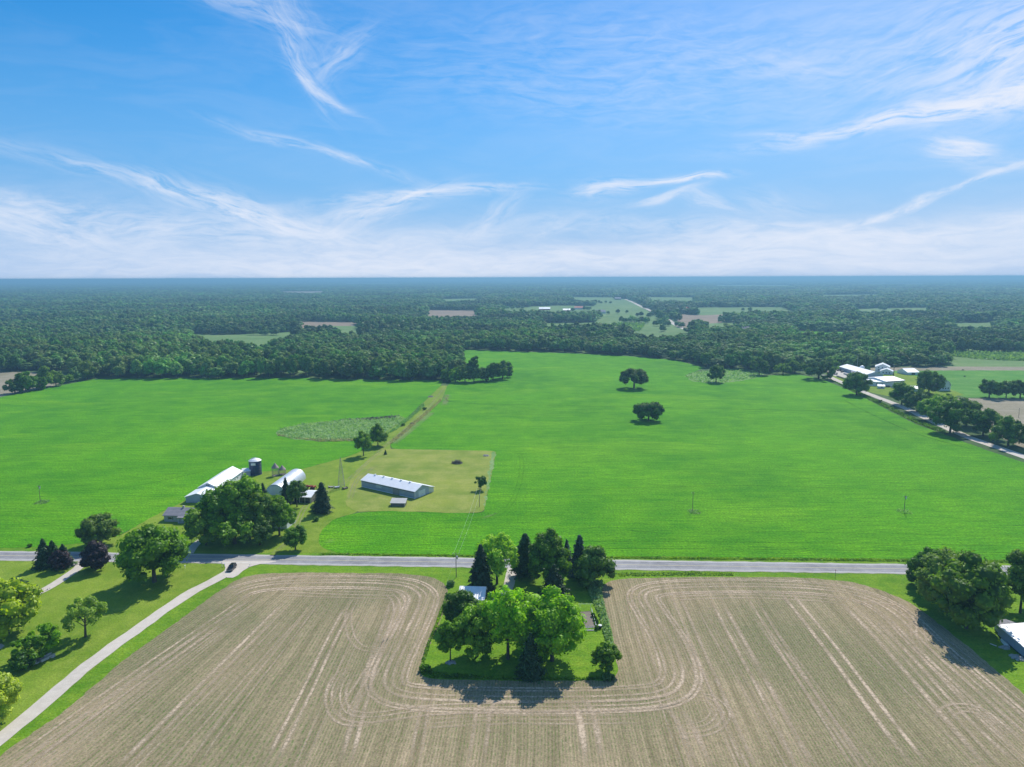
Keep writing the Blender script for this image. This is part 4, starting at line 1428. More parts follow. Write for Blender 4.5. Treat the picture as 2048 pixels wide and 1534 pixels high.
# -- link shed and silo
A, B = G(484, 953), G(501, 952)
o0, L, rz = frame_of(A, B)
e = empty('feed_shed', 'low white feed shed joining the long barn to the blue silo', 'shed', (A[0], A[1], 0), rz)
gable_body(None, L, 5.0, 2.6, 3.5, MT['greymetal'], MT['whiteroof'], e, 0.25)
door(e, 0.6, 1.1, 2.1, 0, 'trim')
x, y = G(511.5, 948.5)
e = empty('silo', 'dark blue steel silo with white domed top', 'silo', (x, y, 0))
hs = hgt(511.5, 948.5, 921)
b = MB()
b.lathe([(3.15, -0.1), (3.15, 0.3), (3.05, 0.3), (3.05, hs)], 32)
b.build('shell', MT['siloblue'], e, smooth=False)
b = MB()
for zz in np.arange(1.4, hs, 1.4):
    b.lathe([(3.06, zz), (3.12, zz + 0.03), (3.12, zz + 0.1), (3.06, zz + 0.13)], 32)
b.build('hoop', MT['siloblue'], e)
MB().lathe([(3.2, hs), (3.2, hs + 0.12), (2.3, hs + 0.75), (1.2, hs + 1.15), (0.35, hs + 1.25), (0.3, hs + 1.5)], 32).build('roof', MT['whiteroof'], e)
b = MB()
for sx in (-0.22, 0.22):
    b.tube((-2.2 + sx, -2.3, 0), (-2.2 + sx, -2.3, hs + 0.4), 0.04)
    b.tube((-2.2 + sx, -2.3, hs + 0.4), (-0.5 + sx, -0.6, hs + 1.6), 0.04)
for zz in np.arange(0.4, hs, 0.5):
    b.tube((-2.42, -2.3, zz), (-1.98, -2.3, zz), 0.025)
b.build('ladder', MT['steel'], e)
b = MB()
b.tube((-2.6, -1.2, hs - 0.2), (-1.2, -0.4, hs + 1.3), 0.25)
b.tube((-1.2, -0.4, hs + 1.3), (0.2, 0.1, hs + 1.45), 0.22)
b.build('filler_pipe', MT['galv'], e)
# pale panel on the shell, built as a curved plate
V, Fc = [], []
for k in range(7):
    q = R(-112 + k * 7.5)
    for rr_, zz in ((3.09, hs - 2.0), (3.09, hs - 0.75)):
        V.append((rr_ * math.cos(q), rr_ * math.sin(q), zz + (0.12 if k in (2, 4) else 0)))
for k in range(6):
    Fc.append((2 * k, 2 * k + 2, 2 * k + 3, 2 * k + 1))
MB().add(V, Fc).build('sign_plate', MT['trim'], e)

# -- corn cribs
for (px, pb, pe, pp, hw, lb) in ((551, 951.5, 935, 926.5, 6.5, 'taller round wire corn crib with grey conical roof, nearest the blue silo'),
                                 (565, 949, 938.5, 931, 6.5, 'shorter round wire corn crib with grey conical roof, beside the quonset hut')):
    x, y = G(px, pb)
    s = scl(px, pb)
    rr_ = hw / s
    h1, h2 = hgt(px, pb, pe), hgt(px, pb, pp)
    e = empty('corn_crib', lb, 'corn crib', (x, y, 0), 0, 'round corn cribs beside the quonset hut')
    b = MB()
    for k in range(16):
        q = 2 * math.pi * k / 16
        b.tube((rr_ * math.cos(q), rr_ * math.sin(q), 0), (rr_ * math.cos(q), rr_ * math.sin(q), h1), 0.045, k=4)
    for zz in np.arange(0.1, h1, 0.45):
        for k in range(16):
            q, q2 = 2 * math.pi * k / 16, 2 * math.pi * (k + 1) / 16
            b.tube((rr_ * math.cos(q), rr_ * math.sin(q), zz), (rr_ * math.cos(q2), rr_ * math.sin(q2), zz), 0.025, k=4)
    b.build('wire_wall', MT['steel'], e)
    MB().lathe([(rr_ * 1.12, h1 - 0.1), (rr_ * 1.1, h1 + 0.05), (0.3, h2 - 0.1), (0.28, h2 + 0.1)], 18).build('roof', MT['rustroof'], e)
    MB().lathe([(rr_ * 1.02, -0.1), (rr_ * 1.02, 0.25), (rr_, 0.25), (rr_, 0.2)], 18).build('base', MT['oldwood'], e)

# -- farmhouse
A, B = G(328.5, 1043), G(436, 1047)
o0, L, rz = frame_of(A, B)
rz = frame_of(A, G(370, 1044.2))[2]
e = empty('farmhouse', 'single storey beige farmhouse with grey shingle roof beside the big shade trees', 'house', (A[0], A[1], 0), rz)
gable_body(None, L, 8.6, 2.75, 4.7, MT['siding'], MT['shingle'], e, 0.45)
window(e, 2.1, 1.0, 1.5, 1.1)
slab('shutter', MT['glass'], e, 1.72, 2.05, -0.06, -0.004, 0.95, 2.15)
slab('shutter', MT['glass'], e, 3.65, 3.98, -0.06, -0.004, 0.95, 2.15)
door(e, 7.6, 1.0, 2.1)
window(e, 9.2, 1.0, 1.2, 1.1)
b = MB()
for xx in (7.0, 10.6):
    b.box(xx, xx + 0.16, -1.7, -1.54, 0, 2.5)
b.build('porch_post', MT['trim'], e)
slab('porch_floor', MT['concrete'], e, 6.9, 11, -1.8, -0.08, 0, 0.18)
m = MB()
m.prism([(-2.0, 2.45), (-0.46, 2.55), (-0.46, 2.68), (-2.0, 2.58)], 6.6, 11.2)
m.build('porch_roof', MT['shingle'], e)
slab('foundation', MT['concrete'], e, 0.05, L - 0.05, -0.08, -0.004, -0.05, 0.35)
m = MB()
m.prism([(8.0, -0.1), (18.5, -0.1), (18.5, 2.7), (13.2, 4.9), (8.0, 2.7)], 8.61, 17.0, 'y')
m.build('rear_wing', MT['siding'], e)
m = MB()
m.prism([(7.6, 2.60), (13.2, 4.95), (18.9, 2.60), (18.9, 2.76), (13.2, 5.11), (7.6, 2.76)], 9.06, 17.4, 'y')
m.build('rear_roof', MT['shingle'], e)
MB().box(6.0, 6.7, 4.0, 4.7, 4.0, 5.6).build('chimney', MT['stone'], e)

# -- second white building behind the big trees (seen only through gaps)
A, B = G(536, 1056), G(574, 1058)
o0, L, rz = frame_of(A, B)
e = empty('white_house', 'white house mostly hidden behind the big shade trees', 'house', (A[0], A[1], 0), rz)
gable_body(None, L, 8.0, 3.0, 5.4, MT['whitewall'], MT['shingle'], e, 0.4)
window(e, 1.2, 1.1, 1.2, 1.2)
window(e, 4.6, 1.1, 1.2, 1.2)

# -- open machine shed
A, B, C = G(588, 1005), G(622, 1006.5), G(631, 993)
o0, L, rz = frame_of(A, B)
D = (Vector(C) - Vector(B)).length
e = empty('machine_shed', 'dark open fronted wooden shed with a white roof beside the quonset hut', 'shed', (A[0], A[1], 0), rz)
m = MB()
m.prism([(0, -0.1), (0.15, -0.1), (0.15, 2.7), (D / 2, 3.9), (D - 0.15, 2.7), (D - 0.15, -0.1), (D, -0.1), (D, 2.75), (D / 2, 4.05), (0, 2.75)], 0.02, L)
m.build('wall', MT['oldwood'], e)
slab('end_wall', MT['oldwood'], e, L + 0.002, L + 0.1, 0.0, D, -0.1, 2.7)
m = MB()
m.prism([(0.16, 2.7), (D / 2, 3.95), (D - 0.16, 2.7)], L + 0.002, L + 0.1)
m.build('gable', MT['oldwood'], e)
s1 = 1.3 / (D / 2)
m = MB()
m.prism([(-0.4, 2.65 - 0.4 * s1 + .15), (D / 2, 4.1), (D + 0.4, 2.65 - 0.4 * s1 + .15), (D + 0.4, 2.95 - 0.4 * s1), (D / 2, 4.25), (-0.4, 2.95 - 0.4 * s1)], -0.3, L + 0.35)
m.build('roof', MT['whiteroof'], e)
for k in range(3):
    slab('bay_shade_plate', MT['glass'], e, 0.4 + k * (L - 0.5) / 3, 0.4 + k * (L - 0.5) / 3 + (L - 2.0) / 3, -0.03, -0.004, 0.1, 2.2)  # dark plates on the wall stand in for the shade inside the bays
for k in range(4):
    slab('post', MT['trim'], e, 0.05 + k * (L - 0.35) / 3, 0.22 + k * (L - 0.35) / 3, -0.12, -0.035, 0, 2.6)

# -- lattice tower
x, y = G(683, 975)
ht = hgt(683, 975, 916)
e = empty('windmill_tower', 'tall thin steel lattice windmill tower without a wheel', 'tower', (x, y, 0), R(10))
wb, wt = 1.65, 0.16
cor = [(-1, -1), (1, -1), (1, 1), (-1, 1)]
for cx_, cy_ in cor:
    MB().tube((cx_ * wb, cy_ * wb, 0), (cx_ * wt, cy_ * wt, ht), 0.045, 0.035, 5).build('leg', MT['steel'], e)
nl = 7
b = MB()
for k in range(nl + 1):
    t = k / (nl + 0.6)
    w0 = wb + (wt - wb) * t
    t2 = (k + 1) / (nl + 0.6)
    w1 = wb + (wt - wb) * t2
    for j in range(4):
        p, q = cor[j], cor[(j + 1) % 4]
        if k:
            b.tube((p[0] * w0, p[1] * w0, ht * t), (q[0] * w0, q[1] * w0, ht * t), 0.045, k=4)
        if k < nl:
            b.tube((p[0] * w0, p[1] * w0, ht * t), (q[0] * w1, q[1] * w1, ht * t2), 0.035, k=4)
            b.tube((q[0] * w0, q[1] * w0, ht * t), (p[0] * w1, p[1] * w1, ht * t2), 0.035, k=4)
b.build('brace', MT['steel'], e)
MB().box(-0.35, 0.35, -0.35, 0.35, ht - 1.0, ht - 0.94).tube((0, 0, ht - 0.9), (0, 0, ht + 0.5), 0.09).build('head', MT['steel'], e)

# -- homestead garage and house
A, B = G(917, 1212.5), G(967, 1214)
o0, L, rz = frame_of(A, B)
e = empty('garage', 'small garage with pale metal roof behind the homestead trees', 'garage', (A[0], A[1], 0), rz)
gable_body(None, L, 7.5, 2.3, 3.9, MT['whitewall'], MT['whiteroof'], e, 0.35, 5.6)
door(e, 2.4, 2.6, 2.1, L, 'oldwood', 'right', 0.0, 'garage_door')
window(e, 2.0, 1.0, 1.0, 0.9)
A, B = G(1000, 1272), G(1112, 1275)
o0, L, rz = frame_of(A, B)
e = empty('homestead_house', 'white house with pale grey roof nearly hidden under the homestead trees', 'house', (A[0], A[1], 0), rz)
gable_body(None, L, 9.0, 2.8, 5.0, MT['whitewall'], MT['shingle'], e, 0.45)
for xx in (1.5, 4.5, 10.5, 13.0):
    window(e, xx, 1.0, 1.3, 1.2)
door(e, 7.4, 1.0, 2.1)
slab('porch_floor', MT['concrete'], e, 6, 12, -3.0, -0.08, 0, 0.2)
MB().box(4.2, 4.9, 5.2, 5.9, 4.0, 5.9).build('chimney', MT['stone'], e)

# -- white barn at the right edge
A, B = G(1995.5, 1271), G(2048, 1316)
o0, L, rz = frame_of(A, B)
L = L * 1.5
e = empty('edge_barn', 'large white roofed metal barn with grey wall at the right edge of the tilled field', 'barn', (A[0], A[1], 0), rz)
gable_body(None, L, 14.5, 2.9, 3.9, MT['greymetal'], MT['whiteroof'], e, 0.3, 7.2)
slab('skirt', MT['black'], e, 0.02, L - 0.02, -0.05, -0.004, -0.05, 0.25)
m = MB()
m.prism([(1.0, -0.1), (6.5, -0.1), (6.5, 2.1), (3.8, 3.0), (1.0, 2.1)], -3.6, -0.31)
m.build('annex', MT['greymetal'], e)
m = MB()
m.prism([(0.6, 2.05), (3.8, 3.05), (6.9, 2.05), (6.9, 2.16), (3.8, 3.16), (0.6, 2.16)], -3.9, -0.31)
m.build('annex_roof', MT['shingle'], e)


# -- white farm on the right
def farm(name, label, cat, a_, b_, D, eave, ridge, wall='whitewall', roof='whiteroof', wins=3, **k):
    A, B = G(*a_), G(*b_)
    o0, L, rz = frame_of(A, B)
    e = empty(name, label, cat, (A[0], A[1], 0), rz, k.get('group'))
    gable_body(None, L, D, eave, ridge, MT[wall], MT[roof], e, 0.5, t=0.25)
    for i in range(wins):
        window(e, L * (i + 0.6) / (wins + 0.3), eave * 0.35, 1.3, 1.3, mat='greymetal')
    return e, L


def farm_end(name, label, cat, a_, b_, D, eave, ridge, wall='whitewall', roof='whiteroof', wins=3, gam=False, group=None):
    """gable end faces the viewer: ridge runs away along local y"""
    A, B = G(*a_), G(*b_)
    o0, L, rz = frame_of(A, B)
    e = empty(name, label, cat, (A[0], A[1], 0), rz, group)
    if gam:
        pr = [(0, eave), (L * 0.14, eave + (ridge - eave) * 0.62), (L / 2, ridge), (L * 0.86, eave + (ridge - eave) * 0.62), (L, eave)]
    else:
        pr = [(0, eave), (L / 2, ridge), (L, eave)]
    MB().prism([(0, -0.1)] + pr[:1] + pr[1:] + [(L, -0.1)], 0, D, 'y').build('wall', MT[wall], e)
    up = [(a + (-0.4 if i == 0 else 0.4 if i == len(pr) - 1 else 0), z + 0.05 - (0.25 if i in (0, len(pr) - 1) else 0)) for i, (a, z) in enumerate(pr)]
    MB().prism(up + [(a, z + 0.3) for a, z in up[::-1]], -0.5, D + 0.5, 'y').build('roof', MT[roof], e)
    for i in range(wins):
        window(e, L * (i + 0.75) / (wins + 0.9), eave * 0.35, 1.2, 1.3, mat='greymetal')
    return e, L


WF = 'white buildings of the farm by the side road'
e, L = farm_end('farm_house', 'tall two storey white house behind the long white sheds', 'house', (1750, 744), (1779, 745.5), 14, 5.6, 8.6, wins=3, group=WF)
for i in range(3):
    window(e, L * (i + 0.75) / 3.9, 4.4, 1.2, 1.2, mat='greymetal')
e, L = farm_end('farm_house_wing', 'lower white gabled house wing in front of the two storey white house', 'house', (1760, 748), (1785, 749.5), 9, 3.2, 5.6, wins=3, group=WF)
e, L = farm_end('cattle_barn', 'longest white shed of the farm with broad low gable toward the road', 'barn', (1733, 757), (1766, 757), 62, 4.0, 6.5, wall='greymetal', wins=0, group=WF)
e, L = farm('milk_house', 'low plain white block with flat white roof beside the side road', 'shed', (1735.5, 771.5), (1770, 773), 15, 4.0, 4.9, wins=3, group=WF)
e, L = farm('machine_hall', 'white roofed hall with dark eave line, right of the low white block', 'barn', (1771, 773.5), (1808, 771), 26, 4.8, 6.8, wins=1, group=WF)
slab('eave_strip', MT['black'], e, 0, L, -0.62, -0.52, 4.2, 4.7)  # black band under the edge of the hall roof
farm('tool_shed', 'tiny white shed standing on the grass in front of the low white block', 'shed', (1756, 777), (1769, 777.5), 4.5, 2.2, 3.2, wins=1, group=WF)
e, L = farm('hoop_barn', 'pale tent like shed alone in the meadow right of the two storey house', 'shed', (1815, 750), (1838, 749.5), 16, 2.6, 5.4, wins=0, group=WF)
door(e, L * 0.35, 4.0, 2.4, 0, 'glass')
e, L = farm_end('gambrel_barn', 'white gambrel roofed barn facing the road, rightmost of the farm', 'barn', (1875.5, 782), (1900.5, 781.5), 16, 4.6, 9.8, gam=True, wins=4, group=WF)
slab('loft_door', MT['glass'], e, L * 0.46, L * 0.55, -0.08, -0.004, 5.2, 7.6)
farm('low_shed', 'long low pale roofed shed behind the roadside trees', 'shed', (1817, 783), (1846, 784), 16, 2.6, 3.8, wins=0, group=WF)
farm('low_shed', 'narrow low grey roofed shed at the left end of the white farm', 'shed', (1703, 751), (1722, 752), 12, 2.8, 4.0, wins=0, roof='shingle', group=WF)
x, y = G(1723.5, 744)
e = empty('stave_silo', 'short silo with white dome behind the longest white shed', 'silo', (x, y, 0))
hh = hgt(1723.5, 744, 735)
MB().lathe([(2.4, -0.1), (2.4, hh)], 20).build('shell', MT['concrete'], e)
MB().lathe([(2.5, hh), (2.2, hh + 1.0), (1.3, hh + 1.9), (0.2, hh + 2.2)], 20).build('dome', MT['whiteroof'], e)
x, y = G(1787, 752)
hh = hgt(1787, 752, 733)
e = empty('chimney_pole', 'tall dark pole rising behind the white farm sheds', 'pole', (x, y, 0))
MB().tube((0, 0, -0.2), (0, 0, hh), 0.38, 0.3, 8).build('pole', MT['black'], e)
MB().tube((0, 0, hh), (0, 0, hh + 0.5), 0.42, 0.42, 8).build('cap', MT['steel'], e)
# brown board fences
for (a_, b_, lb) in (((1673, 754), (1697, 762), 'rust brown board fence along the yard beside the side road'), ((1687, 739.5), (1706, 742), 'rust brown board fence at the back of the gravel yard')):
    A, B = G(*a_), G(*b_)
    o0, L, rz = frame_of(A, B)
    e = empty('board_fence', lb, 'fence', (A[0], A[1], 0), rz)
    b = MB()
    for zz in (0.3, 0.8, 1.3):
        b.box(0, L, -0.05, 0.05, zz, zz + 0.42)
    b.build('board', MT['oldwood'], e)
    b = MB()
    for xx in np.arange(0, L, 3.0):
        b.box(xx - 0.1, xx + 0.1, 0.052, 0.25, 0, 2.0)
    b.build('post', MT['oldwood'], e)

# -- far farms
FR = 'distant farm buildings among the woods'
farm('far_shed', 'distant white roofed shed left of the valley, rear of two', 'shed', (474, 645), (486, 645.2), 14, 3, 6, group=FR)
farm('far_barn', 'distant white roofed barn among the woods at left, nearer of two', 'barn', (494, 650.5), (511, 650), 22, 4, 8, group=FR)
farm('far_barn', 'distant long barn with half white half red roof in the valley', 'barn', (1078, 620.5), (1100, 620.5), 24, 4, 9, wall='red', group=FR)
farm('far_shed', 'distant long low shed with white roof right of the half red barn', 'shed', (1126, 622.5), (1141, 622.5), 26, 3, 7, wall='red', group=FR)
farm('far_barn', 'distant red roofed barn behind the valley trees', 'barn', (1149, 619), (1166, 619), 24, 5, 10, roof='redroof', wall='whitewall', group=FR)
farm('far_house', 'distant pale grey roofed house beside the valley meadow', 'house', (1192, 627.5), (1212, 627), 16, 5, 10, roof='shingle', group=FR)
farm_end('red_barn', 'distant tall red barn on the pale field right of the valley road', 'barn', (1371, 626), (1380, 626), 20, 9, 16, wall='red', roof='redroof', wins=0, gam=True, group=FR)
farm('far_shed', 'distant small brown shed left of the tall red barn', 'shed', (1354, 625.5), (1362, 625), 12, 3, 7, wall='oldwood', roof='rustroof', wins=0, group=FR)
farm('far_shed', 'distant dark farm sheds on the rise at the top of the valley meadow', 'shed', (1230, 599.5), (1242, 599.5), 30, 5, 11, wall='oldwood', roof='shingle', wins=0, group=FR)
farm('far_house', 'distant white house at the top of the valley meadow', 'house', (1236, 596.2), (1242, 596.2), 20, 8, 16, wins=0, group=FR)
farm('far_shed', 'distant small white building right of the upper valley road', 'shed', (1294, 593.2), (1299, 593.2), 30, 8, 14, wins=0, group=FR)
farm('far_shed', 'distant rust red shed by the trees right of the upper valley road', 'shed', (1284, 600.3), (1297, 600.3), 30, 5, 10, wins=0, wall='red', roof='redroof', group=FR)
farm('far_shed', 'distant white speck of a shed in the woods at far left of the valley', 'shed', (203, 661.5), (214, 661), 14, 4, 7, wins=0, group=FR)
farm('far_barn', 'dim grey barn roof in the woods above the right field', 'barn', (1486, 671), (1500, 671), 18, 8, 15, wins=0, roof='rustroof', group=FR)

# ================================================================== NAMED TREES
tree('maple_tree', 'big dark green spreading tree whose shadow falls on the lawn beside the lane', 'tree', 309, 1164, 1053, 127, 'leaf', 'spread', 0.10, dens=1.2, nb=48)
tree('maple_tree', 'round green tree between the left green field and the road', 'tree', 203, 1090, 1028, 72, 'leaf', 'round', 0.13, dens=1.1)
tree('copper_maple', 'dark purple leaved maple beside the driveway mouth', 'tree', 193, 1140, 1083, 54, 'leafpurple', 'cone', 0.06, dens=1.2)
fir('spruce_tree', 'tall dark spruce, leftmost of the roadside clump', 'spruce', 90, 1134, 1076, 42)
fir('spruce_tree', 'tall dark spruce in the middle of the roadside clump', 'spruce', 108, 1130, 1080, 42)
fir('spruce_tree', 'shorter dark spruce at the right of the roadside clump', 'spruce', 129, 1133, 1087, 40)
tree('copper_maple', 'small dark purple tree in front of the roadside spruce clump', 'tree', 121, 1139, 1098, 38, 'leafpurple', 'cone', 0.05)
fir('pine_tree', 'broad dark pine bush at the left edge above the yellow tree', 'pine', 34, 1196, 1155, 74, 'needle', power=0.55, whorls=8, topw=0.25)
tree('golden_tree', 'bright yellow green tree at the left edge below the pine', 'tree', 14, 1268, 1162, 112, 'leafyellow', 'round', 0.03, dens=1.1, nb=44)
tree('golden_tree', 'bright yellow green tree in the bottom left corner beside the lane', 'tree', -4, 1450, 1350, 84, 'leafyellow', 'round', 0.03, dens=1.1)
tree('crooked_tree', 'small open pale green tree with bare crooked trunk on the lawn', 'tree', 171, 1274, 1196, 74, 'leaflight', 'round', 0.26, dens=0.75, nb=15, gap=1, lean=0.6, core=0.6, subl=0.30, tips=11)
tree('apple_tree', 'small dark green tree behind the stone pile, right of a pair', 'tree', 93, 1311, 1253, 62, 'leaf', 'vase', 0.24, dens=0.9, nb=18, gap=1)
tree('apple_tree', 'small leaning green tree left of the stone pile', 'tree', 62, 1322, 1272, 66, 'leaf', 'spread', 0.2, dens=0.9, nb=16, gap=1)
tree('lilac_bush', 'round dark bush at the left end of the stone pile', 'bush', 46, 1339, 1302, 46, 'leafdark', 'round', 0.02)
# farmstead shade trees
BT = 'tall shade trees round the farmhouse'
tree('shade_tree', 'wide shade tree over the farmhouse, leftmost of the tall farmstead trees', 'tree', 413, 1090, 1010, 82, 'leaf', 'round', 0.15, nb=42, group=BT)
tree('shade_tree', 'tall shade tree behind the leftmost one with its top below the long barn', 'tree', 447, 1078, 975, 84, 'leaf', 'round', 0.15, nb=42, group=BT)
tree('shade_tree', 'tallest shade tree in the middle of the farmstead, topped just below the silo', 'tree', 487, 1074, 950, 84, 'leaf', 'oval', 0.14, nb=46, group=BT)
tree('shade_tree', 'dark low spreading shade tree at the front of the farmstead group above the road', 'tree', 470, 1088, 1020, 104, 'leaf', 'spread', 0.12, nb=44, group=BT)
tree('shade_tree', 'shade tree in front of the quonset hut, between the tallest and the light one', 'tree', 522, 1078, 982, 62, 'leaf', 'oval', 0.14, nb=38, group=BT)
tree('shade_tree', 'light green shade tree at the right end of the farmstead group', 'tree', 559, 1071, 992, 60, 'leaf', 'oval', 0.16, nb=30, group=BT)
tree('shade_tree', 'small dark tree filling the gap below the light green shade tree', 'tree', 520, 1090, 1040, 56, 'leafdark', 'round', 0.1, group=BT)
fir('spruce_tree', 'dark young spruce left of the quonset door', 'spruce', 527, 1002, 965, 26)
fir('spruce_tree', 'dark spruce standing in front of the quonset arch', 'spruce', 573, 1008, 954, 28, leaf=0.3)
tree('yard_tree', 'thin broadleaf tree between the quonset spruce and the open shed', 'tree', 594, 1014, 960, 36, 'leafdark', 'oval', 0.2, dens=0.8)
fir('spruce_tree', 'tall dark spruce right of the open machine shed', 'spruce', 645, 1025, 964, 38, power=0.6, leaf=0.34, base=0.1)
tree('yard_shrub', 'low flowering shrub at the foot of the tall spruce beside the shed', 'shrub', 629, 1021, 1009, 16, 'brush', 'round', 0.0)
tree('yard_shrub', 'small dark shrub by itself on the drive below the tall spruce', 'shrub', 632, 1042, 1034, 11, 'leafdark', 'round', 0.0)
tree('yard_tree', 'small dark round tree beside the farm drive above the road', 'tree', 591, 1099, 1051, 43, 'leafdark', 'round', 0.1, dens=1.1, nb=22, gap=0)
tree('field_tree', 'upright thin tree at the edge of the paddock, left of a pair', 'tree', 727, 912, 862, 33, 'leaf', 'oval', 0.22, dens=0.8, nb=26)
tree('field_tree', 'rounder leafy tree beside the grassy track, right of a pair', 'tree', 756, 892, 847, 34, 'leaf', 'oval', 0.06, dens=1.0)
fir('juniper', 'tiny dark juniper at the top left corner of the paddock', 'shrub', 771, 909, 899, 6)
tree('paddock_tree', 'small tree at the right side of the mown paddock above a pole', 'tree', 962, 980, 952, 23, 'leafdark', 'round', 0.22, dens=0.9, nb=18)
# oaks
tree('oak_tree', 'spreading lone oak in the green field, farther of two', 'tree', 1268, 776.5, 738, 56, 'leafdark', 'round', 0.24, dens=1.2, nb=34, core=0.78, subl=0.4)
tree('oak_tree', 'rounded lone oak in the green field, nearer of two', 'tree', 1297, 841, 802, 56, 'leafdark', 'round', 0.10, dens=1.3, nb=36, core=0.8, subl=0.4)
# homestead trees
HT = 'trees of the homestead on the near side of the road'
fir('cypress_tree', 'dark narrow spruce at the left of the homestead drive', 'spruce', 962, 1183, 1088, 56, power=0.7, whorls=13, base=0.01, dens=1.2)
tree('willow_tree', 'airy pale green tree beside the homestead drive above the road', 'tree', 994, 1168, 1063, 80, 'leaflight', 'oval', 0.12, dens=0.85, nb=42, core=0.55, leaf=0.34, subl=0.26)
fir('pine_tree', 'dark pine with bare lower trunk right of the homestead drive', 'pine', 1050, 1154, 1066, 54, power=0.62, base=0.14, whorls=9, leaf=0.34)
tree('maple_tree', 'tall deep green maple at the front of the homestead by the road', 'tree', 1097, 1170, 1058, 78, 'leaf', 'cone', 0.08, nb=46, dens=1.2)
fir('spruce_tree', 'dark blue green spruce in front of the tall homestead maple', 'spruce', 1108, 1192, 1128, 58, 'needle', power=0.8, base=0.0, leaf=0.36)
fir('blue_spruce', 'slim blue spruce behind the homestead maple', 'spruce', 1133, 1140, 1079, 30, 'needleblue', power=0.7)
fir('blue_spruce', 'thicker blue spruce between the maple and the round dark tree', 'spruce', 1158, 1153, 1069, 38, 'needleblue', power=0.55)
tree('walnut_tree', 'round dark tree at the right front corner of the homestead', 'tree', 1189, 1168, 1090, 76, 'leafdark', 'cone', 0.0, nb=40, dens=1.2)
tree('walnut_tree', 'dark round tree at the left of the homestead beside the garage', 'tree', 920, 1250, 1184, 66, 'leafdark', 'round', 0.1, dens=1.1)
tree('maple_tree', 'deep green tree left of the pale tree in the homestead', 'tree', 955, 1312, 1202, 82, 'leaf', 'oval', 0.03, nb=44, dens=1.15)
tree('young_tree', 'small upright tree in a ring of stones at the left of the homestead', 'tree', 901, 1325, 1242, 47, 'leaf', 'oval', 0.2, dens=0.9, nb=30)
tree('ash_tree', 'airy pale green tree with visible forked trunk in the middle of the homestead', 'tree', 1016, 1318, 1174, 104, 'leaflight', 'vase', 0.07, dens=0.8, nb=50, core=0.52, leaf=0.34, subl=0.24, tips=14)
tree('maple_tree', 'largest bright green maple at the right of the homestead trees', 'tree', 1104, 1322, 1180, 122, 'leaflight', 'oval', 0.05, dens=1.0, nb=56, core=0.66, leaf=0.36, subl=0.27)
tree('maple_tree', 'shaded green tree tucked behind the largest homestead maple', 'tree', 1066, 1300, 1192, 84, 'leaflight', 'round', 0.05)
fir('spruce_tree', 'large dark blue green spruce at the front of the homestead', 'spruce', 1061, 1350, 1264, 58, 'needle', power=0.85, base=0.0, dens=1.2, leaf=0.34)
tree('lilac_tree', 'small round tree by itself at the front right corner of the homestead lawn', 'tree', 1212, 1343, 1285, 52, 'leaf', 'spread', 0.14, dens=0.95, nb=24)
# right cluster
tree('roadside_tree', 'dark tree at the back left of the clump on the right verge', 'tree', 1856, 1180, 1093, 66, 'leafdark', 'round', 0.04, nb=36)
tree('roadside_tree', 'small dark tree at the left edge of the clump on the right verge', 'tree', 1833, 1170, 1127, 36, 'leafdark', 'round', 0.02)
tree('roadside_tree', 'broad green tree in the middle of the clump on the right verge', 'tree', 1888, 1222, 1102, 94, 'leaf', 'round', 0.03, nb=52, dens=1.1)
tree('roadside_tree', 'largest round tree of the clump beside the edge barn', 'tree', 1932, 1256, 1112, 124, 'leaf', 'round', 0.02, nb=60, dens=1.1)
tree('roadside_tree', 'tall tree behind the edge barn at the right margin', 'tree', 2040, 1226, 1095, 76, 'leaf', 'column', 0.08, nb=44)
tree('roadside_tree', 'tall tree beyond the edge barn cut by the right margin', 'tree', 2085, 1215, 1100, 90, 'leaf', 'round', 0.1)
# side road trees
SR = 'trees along the side road on the right'
for px, pb, pt, w_, mt, lb in (
        (1637, 756, 721, 55, 'leafdark', 'spreading dark tree at the far end of the side road before the yard'),
        (1713, 788, 745, 42, 'leafdark', 'dark tree on the field side of the road in front of the white sheds'),
        (1857, 786, 741, 46, 'leafdark', 'tall dark tree between the white sheds and the gambrel barn'),
        (1803, 808, 765, 40, 'leafdark', 'first roadside tree below the white farm, nearest the sheds'),
        (1834, 822, 780, 44, 'leafdark', 'second roadside tree below the white farm, rounder and darker'),
        (1861, 838, 793, 42, 'leaf', 'lighter green tree third in the row along the side road'),
        (1886, 820, 787, 44, 'leaf', 'tree set back behind the row along the side road'),
        (1900, 864, 806, 60, 'leafdark', 'wide dark tree in the middle of the row overhanging the side road'),
        (1932, 850, 797, 50, 'leafdark', 'tree behind the wide dark one in the side road row'),
        (1966, 870, 818, 54, 'leafdark', 'second to last dark tree of the side road row'),
        (2016, 890, 836, 62, 'leafdark', 'last spreading tree of the row at the right margin with short trunk')):
    tree('roadside_tree', lb, 'tree', px, pb + 2, pt - 1, w_ * 1.14, mt, 'round' if px < 2000 else 'spread', 0.06, leaf=0.5, dens=0.9, nb=26, group=SR)
